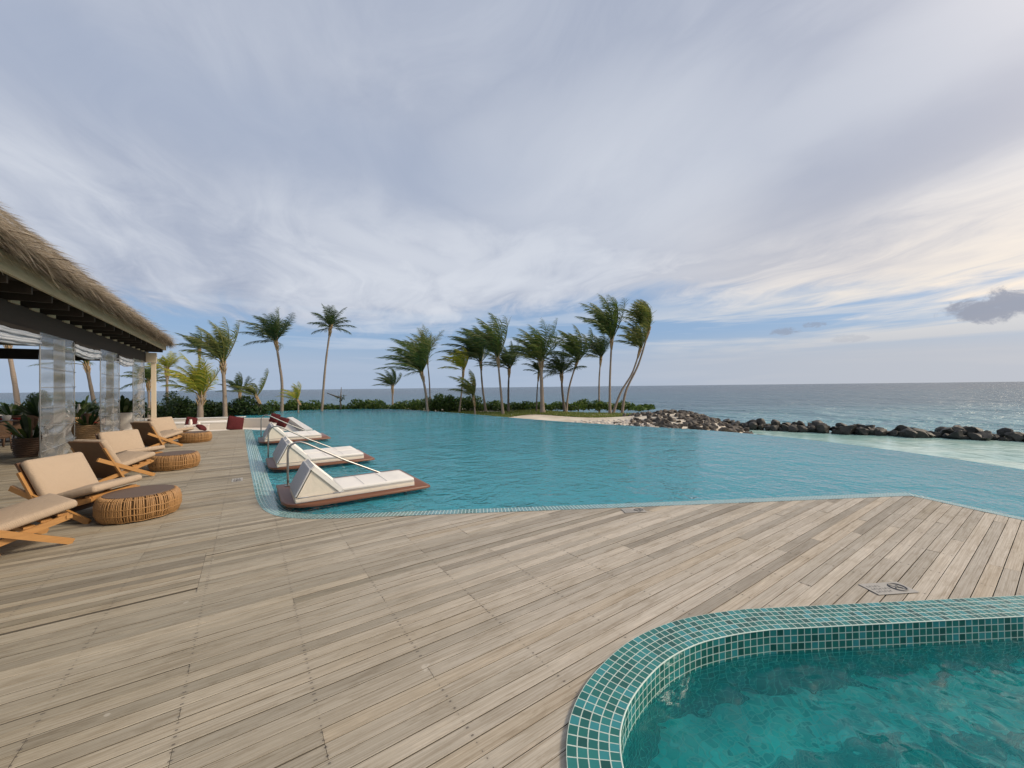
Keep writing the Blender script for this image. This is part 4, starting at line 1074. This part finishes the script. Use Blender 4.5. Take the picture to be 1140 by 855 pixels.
def lounger(x0, y0, x1, y1, label):
    t_ = thing('daybed', label, 'daybed', (x0, (y0+y1)/2, .0775), 0, 'white daybeds on the pool platforms')
    L = x1-x0; w = (y1-y0)/2
    mb = MB(); mb.rbox(0, -w, 0, L, w, .075, .018, 3); ms_ = soft(mb.build('mattress_base', M['white_lay'], t_), 60)
    mb = MB(); mb.rbox(.62, -w+.004, .077, L-.004, w-.004, .13, .02, 3, None, .008); soft(mb.build('mattress_pad', M['white_pad'], t_), 60)
    # wedge headrest: two leaning boards with padded sides
    tri = [(.03, .078), (.60, .078), (.225, .455)]
    mb = MB(); mb.add([(x, -w+.02, z_) for x, z_ in tri]+[(x, w-.02, z_) for x, z_ in tri], [(0, 1, 2), (5, 4, 3), (0, 3, 4, 1), (1, 4, 5, 2), (2, 5, 3, 0)]); wd_ = mb.build('wedge', M['white_lay'], t_)
    def leaf(a, b, th, name, mat):
        a, b = Vector((a[0], 0, a[1])), Vector((b[0], 0, b[1])); d = (b-a); Ln = d.length; ang = math.atan2(d.z, d.x)
        Mx = Matrix.Translation(a) @ Matrix.Rotation(-ang, 4, 'Y'); mb = MB(); mb.rbox(0, -w, .0, Ln, w, th, .018, 3, Mx); soft(mb.build(name, mat, t_), 60)
    leaf((.60+.012, .082), (.225, .468), -.03, 'backrest', M['white_pad'])
    leaf((.015, .082), (.215, .468), .03, 'rear_pad', M['grey_pad'])  # grey paints the shade on the side turned from the sun
    mb = MB()
    for sg in (-1, 1): mb.tube([(.64, sg*(w+.002), .080), (.50, sg*(w+.004), .080)], .006, 6); mb.tube([(.03, sg*(w+.004), .080), (.17, sg*(w+.004), .080)], .006, 6)
    mb.build('strap', M['grey_pad'], wd_, True)
    mb = MB()
    for zz in (.072, .006): mb.tube([(.012, -w-.001, zz), (L-.012, -w-.001, zz), (L+.001, -w+.012, zz), (L+.001, w-.012, zz), (L-.012, w+.001, zz), (.012, w+.001, zz)], .004, 5)
    for xx in (.95, 1.30): mb.tube([(xx, -w+.02, .139), (xx, 0, .1425), (xx, w-.02, .139)], .0025, 5)
    mb.build('piping', M['grey_pad'], ms_, True)
    return t_
platform(.40, 6.12, 2.53, 7.72, 'hardwood platform over the pool carrying the single daybed')
platform(.36, 9.28, 2.46, 10.92, 'hardwood platform carrying two daybeds side by side')
platform(.30, 14.15, 2.32, 15.85, 'hardwood platform farthest along the pool')
lounger(.55, 6.26, 2.30, 7.04, 'single white daybed with wedge headrest at the pool corner')
lounger(.50, 9.40, 2.24, 10.07, 'nearer one of the two white daybeds sharing the middle platform')
lounger(.50, 10.13, 2.24, 10.80, 'farther one of the two white daybeds sharing the middle platform')
lounger(.44, 14.3, 2.05, 15.0, 'nearer white daybed on the farthest platform')
lounger(.44, 15.03, 2.05, 15.73, 'farther white daybed on the farthest platform')
def handrail(x, y, zb, label, L=1.75):
    t_ = thing('handrail', label, 'handrail', (x, y, 0), 0, 'steel pool handrails')
    pts = [(0, 0, zb), (0, 0, .2), (0, 0, .62), (.012, 0, .70), (.05, 0, .765), (.12, 0, .80), (.19, 0, .80), (.28, 0, .765), (L*.5, 0, .42), (L, 0, -.02), (L+.45, 0, -.35)]
    mb = MB(); mb.tube(pts, .0175, 10); rl_ = mb.build('rail', M['steel'], t_, True)
    mb = MB(); mb.lathe([(.05, zb+.001), (.05, zb+.01), (.03, zb+.018)], n=20); soft(mb.build('flange', M['steel'], rl_))
handrail(.56, 7.52, .0775, 'steel handrail rising behind the single daybed')
handrail(.42, 11.15, -.30, 'steel handrail just beyond the middle platform')
handrail(.40, 16.2, -.30, 'steel handrail beyond the farthest platform')

# ------------------------------------------------------------------ sunken lounge
ln = thing('sunken_lounge', 'sunken seating pit with off white walls at the end of the deck', 'seating area', (-1, 24, 0)); LO = Vector(ln.location)
def ladd(mb, name, mat, sm=False):
    mb.v = [tuple(Vector(v)-LO) for v in mb.v]; return mb.build(name, mat, ln, sm)
def wall(a, b, th, z0, z1):
    mb = MB(); mb.beam((*a, (z0+z1)/2), (*b, (z0+z1)/2), th, z1-z0); return mb
ladd(wall((-4.55, 29.75), (-.28, 28.6), .3, -1.2, .06), 'back_wall', M['white_wall'])
ladd(wall((-4.75, 29.80), (-.10, 28.55), .36, .062, .10), 'wall_cap', M['stone_top'])
ladd(wall((-.28, 28.6), (2.1, 26.5), .3, -1.2, .0), 'corner_wall', M['white_wall'])
ladd(wall((2.12, 26.5), (2.1, 17.95), .24, -1.2, .02), 'side_wall', M['white_wall'])
ladd(wall((2.12, 26.6), (2.1, 17.9), .28, .022, .05), 'side_cap', M['stone_top'])
ladd(wall((2.1, 18.05), (-.1, 20.45), .2, -1.2, -.06), 'front_wall', M['white_wall'])
mb = MB(); mb.add([(-4.7, 20.5, -.55), (-.1, 20.5, -.55), (2.1, 18.0, -.55), (2.1, 26.5, -.55), (-.3, 28.7, -.55), (-4.7, 29.8, -.55)], [(0, 1, 2, 3, 4, 5)]); ladd(mb, 'pit_floor', M['white_wall'])
mb = MB(); mb.box(-4.7, 20.38, -1.2, -.1, 20.5, -.04); ladd(mb, 'deck_face', M['white_wall'])
ladd(wall((-4.4, 29.2), (-.5, 28.1), .8, -.549, -.2), 'bench', M['white_wall']); ladd(wall((1.6, 26), (1.6, 19.2), .7, -.549, -.2), 'side_bench', M['white_wall'])
mb = MB(); mb.rbox(-1.9, -.35, 0, 1.9, .35, .12, .04, 3, Matrix.Translation((-2.4, 28.62, -.198)) @ Matrix.Rotation(math.atan2(-1.1, 3.9), 4, 'Z'))
tag(mb.build('seat_cushion', M['white_pad'], smooth=True), 'long white bench cushion in the sunken lounge', 'cushion')
def pillow(loc, sz, rot, label):
    mb = MB(); mb.rbox(-sz/2, -sz/2, -.06, sz/2, sz/2, .06, .055, 4, None, .06)
    o = mb.build('pillow', M['maroon'], smooth=True); o.location = loc; o.rotation_euler = rot
    return tag(o, label, 'pillow', 'maroon pillows of the sunken lounge')
def pil_at(px, py, depth, sz, rz, lean, label):
    p = atd(px, py, depth); return pillow(tuple(p), sz, (R(90-lean), R(13), rz), label)
pil_at(262, 471.5, 17.0, .62, R(20), 14, 'large maroon pillow leaning at the end of the white cushion')
pil_at(213, 469.5, 19.5, .46, R(10), 18, 'maroon pillow behind the small white table')
pil_at(224, 476, 18.2, .36, R(50), 55, 'small maroon pillow slumped beside the small white table')
pil_at(306, 465.5, 21.5, .5, R(-30), 20, 'dark maroon pillow against the far corner of the lounge')
pil_at(315, 470, 19.0, .48, R(-40), 28, 'maroon pillow lying on the pool side bench')
tb = thing('side_table', 'small white table with cups in the sunken lounge', 'table', tuple(cw(-15.0, 18.4, -.55)))
mb = MB(); mb.box(-.45, -.3, .58, .45, .3, .63); mb.build('table_top', M['ceramic'], tb)
for sx in (-.4, .4):
    for sy in (-.25, .25): mb = MB(); mb.box(sx-.03, sy-.03, 0, sx+.03, sy+.03, .578); mb.build('leg', M['ceramic'], tb)
for k, (dx, dy, lb) in enumerate([(-.25, .05, 'white jug on the small lounge table'), (.05, -.05, 'white cup on the small lounge table')]):
    mb = MB(); h = .26 if k == 0 else .12; mb.lathe([(.05, 0), (.075, h*.3), (.06, h*.7), (.05, h), (.042, h), (.05, h*.6), (.001, h*.1)], n=20)
    o = soft(mb.build('jug' if k == 0 else 'cup', M['ceramic'])); o.location = tb.location+Vector((dx, dy, .632)); tag(o, lb, 'jug' if k == 0 else 'cup')

# ------------------------------------------------------------------ pavilion furniture
def plant_pot(px, py, rad, hgt, mat, ptype, label, seed, plh, nl=26, z=0):
    rg = random.Random(seed); p = at(px, py, z); t_ = thing('potted_plant', label, 'potted plant', (p.x, p.y, z+.002), 0, 'potted plants under the pavilion')
    mb = MB(); n = 28; prof = [(rad*.82, 0), (rad*.95, hgt*.3), (rad, hgt*.7), (rad*.95, hgt), (rad*.85, hgt), (rad*.82, hgt*.85), (.001, hgt*.84)]
    mb.lathe(prof, n=n); pt_ = soft(mb.build(ptype, mat, t_), 50)
    if ptype == 'basket':
        mb = MB()
        for k in range(9):
            z_ = hgt*(.05+.9*k/8); i_ = k/8; r = rad*(.83+.17*math.sin(PI*.5*min(1, i_*1.6)))+.004
            mb.tube([((r+.008*(-1)**(i+k))*math.cos(2*PI*i/32), (r+.008*(-1)**(i+k))*math.sin(2*PI*i/32), z_) for i in range(33)], hgt*.042, 5, False)
        mb.build('weave', mat, pt_, True)
    mb = MB()
    for k in range(nl):
        a = rg.uniform(0, 6.3); e = rg.uniform(.5, 1.35); L = plh*rg.uniform(.55, 1.05); d = Vector((math.cos(a)*math.cos(e), math.sin(a)*math.cos(e), math.sin(e)))
        q = Vector((math.cos(a)*rad*.3, math.sin(a)*rad*.3, hgt*.85)); s_ = d.cross(Vector((0, 0, 1))).normalized()
        pts = [q, q+d*L*.4, q+d*L*.75+Vector((0, 0, -L*.05)), q+d*L+Vector((0, 0, -L*.2))]; ws = [.015, .05, .055, .0]
        vs = []
        for pt, w_ in zip(pts, ws): vs += [pt-s_*w_*plh, pt+s_*w_*plh]
        mb.add(vs, [(0, 1, 3, 2), (2, 3, 5, 4), (4, 5, 7, 6)])
    mb.build('leaves', M['shrub_dark'], t_)
plant_pot(98, 491, .30, .56, M['basket'], 'basket', 'plant in a pale woven basket between the first two clear curtains', 1, .75)
plant_pot(33, 508, .28, .50, M['rattan_dark'], 'basket', 'plant in a dark wicker basket left of the widest clear curtain', 2, .9)
plant_pot(138, 478, .34, .75, M['ceramic'], 'pot', 'plant in a white ceramic pot before the farthest clear curtain', 3, 1.3, 40)
plant_pot(84, 484, .30, .7, M['basket'], 'basket', 'leafy plant in a basket deeper under the roof', 4, 1.0)
plant_pot(96, 475, .30, .55, M['basket'], 'basket', 'low spreading plant in a basket behind the pale woven one', 5, .9, 34)
plant_pot(124, 474, .32, .6, M['rattan_dark'], 'basket', 'plant in a dark basket behind the middle clear curtain', 6, 1.2, 36)
plant_pot(46, 478, .4, .6, M['rattan_dark'], 'basket', 'broad leafy plant on the far side of the pavilion, left of the widest curtain', 7, 1.4, 44)
plant_pot(14, 476, .4, .6, M['rattan_dark'], 'basket', 'broad leafy plant on the far side of the pavilion by the picture edge', 8, 1.3, 44)
plant_pot(90, 470, .4, .6, M['rattan_dark'], 'basket', 'dark leafy plant farthest back between the first two curtains', 9, 1.3, 44)
def wicker_chair(px, py, rz, label):
    p = at(px, py, 0); t_ = thing('wicker_chair', label, 'armchair', (p.x, p.y, 0.002), rz, 'dark wicker dining chairs')
    mb = MB(); mb.lathe([(.26, .38), (.30, .40), (.30, .44), (.27, .46), (.001, .46)], n=24); soft(mb.build('seat', M['rattan_dark'], t_))
    mb = MB(); n = 20
    for i in range(n+1):
        a = R(-125)+R(250)*i/n+PI; k = math.cos((a-PI)); hb = .62+.24*max(0, k)
        for zz, rr_ in ((.36, .27), (hb*.75, .31), (hb, .33)): mb.v.append((rr_*math.cos(a), rr_*math.sin(a), zz))
        for zz, rr_ in ((hb, .30), (hb*.75, .285), (.36, .25)): mb.v.append((rr_*math.cos(a), rr_*math.sin(a), zz))
    for i in range(n):
        for j in range(6): a0 = i*6+j; a1 = i*6+(j+1) % 6; mb.f.append((a0, a1, a1+6, a0+6))
    mb.f.append(tuple(range(6))); mb.f.append(tuple(n*6+j for j in range(6))[::-1])
    soft(mb.build('backrest', M['rattan_dark'], t_), 60)
    for sx in (-.2, .2):
        for sy in (-.2, .2): mb = MB(); mb.tube([(sx*1.1, sy*1.1, 0), (sx, sy, .39)], .02, 8); mb.build('leg', M['rattan_dark'], t_, True)
    mb = MB(); mb.rbox(-.24, -.24, .462, .24, .24, .52, .025, 3); mb.build('seat_pad', M['red'], t_, True)
wicker_chair(16, 496, R(200), 'dark wicker dining chair beside the dark basket planter')
wicker_chair(-6, 502, R(160), 'dark wicker dining chair cut by the left picture edge')
wicker_chair(40, 487, R(40), 'dark wicker dining chair behind the widest clear curtain')
wicker_chair(62, 482, R(90), 'dark wicker chair deep under the roof, seen through the curtain')
def dining_table(px, py, label, w=.5):
    p = at(px, py, 0); t_ = thing('dining_table', label, 'table', (p.x, p.y, 0.002), .3, 'dining tables under the pavilion')
    mb = MB(); mb.lathe([(w*.96, .70), (w, .71), (w, .735), (w*.98, .745), (.001, .745)], n=36); soft(mb.build('table_top', M['teak_dark'], t_))
    mb = MB(); mb.tube([(0, 0, .03), (0, 0, .70)], .05, 12); pd_ = mb.build('pedestal', M['darkwood'], t_, True)
    mb = MB(); mb.lathe([(.28, 0), (.28, .02), (.05, .04)], n=24); soft(mb.build('base', M['darkwood'], pd_)); return t_
wicker_chair(28, 488, R(120), 'dark wicker dining chair on the far side of the dining table')
wicker_chair(104, 484, R(70), 'dark wicker chair beside the pale woven basket planter')
t1 = dining_table(4, 492, 'round dining table with a white pot and red napkins', .55)
t2 = dining_table(86, 478, 'round dining table behind the basket planter', .5)
mb = MB(); mb.lathe([(.06, 0), (.1, .08), (.1, .16), (.085, .18), (.07, .16), (.001, .03)], n=20); o = soft(mb.build('pot', M['ceramic'])); o.location = t1.location+Vector((.15, -.25, .746)); tag(o, 'white pot on the round dining table', 'pot')
for k, (dx, dy, lb) in enumerate([(-.2, .1, 'red folded napkin on the far side of the dining table'), (.3, .15, 'red folded napkin on the dining table beside the white pot')]):
    mb = MB(); mb.rbox(-.12, -.09, 0, .12, .09, .07, .025, 3); o = mb.build('napkin', M['red'], smooth=True); o.location = t1.location+Vector((dx, dy, .746)); o.rotation_euler.z = k; tag(o, lb, 'napkin')
mb = MB(); mb.lathe([(.05, 0), (.09, .1), (.05, .22), (.03, .34), (.045, .4), (.03, .4), (.001, .05)], n=20); o = soft(mb.build('vase', M['ceramic'])); o.location = t2.location+Vector((.05, 0, .746)); tag(o, 'white slender vase on the farther dining table', 'vase')

# ------------------------------------------------------------------ depth and no-diving plates set into the deck
def plate(c, u, label, w=.40, h=.19):
    u = Vector((u[0], u[1], 0)).normalized(); t_ = thing('depth_plate', label, 'sign', (c[0], c[1], .0035), math.atan2(u.y, u.x), 'engraved plates in the deck')
    mb = MB(); mb.rbox(-w/2, -h/2, 0, w/2, h/2, .004, .0015, 2); pl_ = mb.build('plate', M['metal_plate'], t_)
    mb = MB(); cx, cy, r = w*.24, 0, h*.34
    ring = [(cx+r*math.cos(2*PI*i/36), cy+r*math.sin(2*PI*i/36), .0048) for i in range(37)]; mb.tube(ring, .007, 4, False)
    mb.beam((cx-r*.7, cy+r*.7, .0052), (cx+r*.7, cy-r*.7, .0052), .013, .002)
    mb.tube([(cx-r*.5, -.012, .0048), (cx, .006, .0048), (cx+r*.42, -.02, .0048)], .006, 5); mb.lathe([(.009, .0042), (.009, .0058)], (cx+.018, .026, 0), 12)
    mb.build('symbol', M['ink'], pl_)
    mb = MB(); rg = random.Random(2)
    for ln_, y in ((5, .035), (7, -.005), (6, -.045)):
        x = -w*.42
        for k in range(ln_):
            mb.box(x, y-.011, .0042, x+.004, y+.011, .0052)
            if k % 2: mb.box(x+.0045, y+.006, .0042, x+.013, y+.010, .0052)
            else: mb.box(x+.0045, y-.010, .0042, x+.013, y-.006, .0052)
            x += .024
    mb.build('lettering', M['ink'], pl_); return t_
edge_dir = (6.85, -3.84)
plate((4.36, .895), edge_dir, 'grey engraved no diving plate in the deck by the hot tub rim', .36, .17)
plate((4.33, 3.42), edge_dir, 'grey engraved plate in the deck by the long pool edge', .30, .17)
plate((-.16, 8.98), (0, -1), 'grey engraved plate in the deck beside the daybed with one mattress', .34, .17)
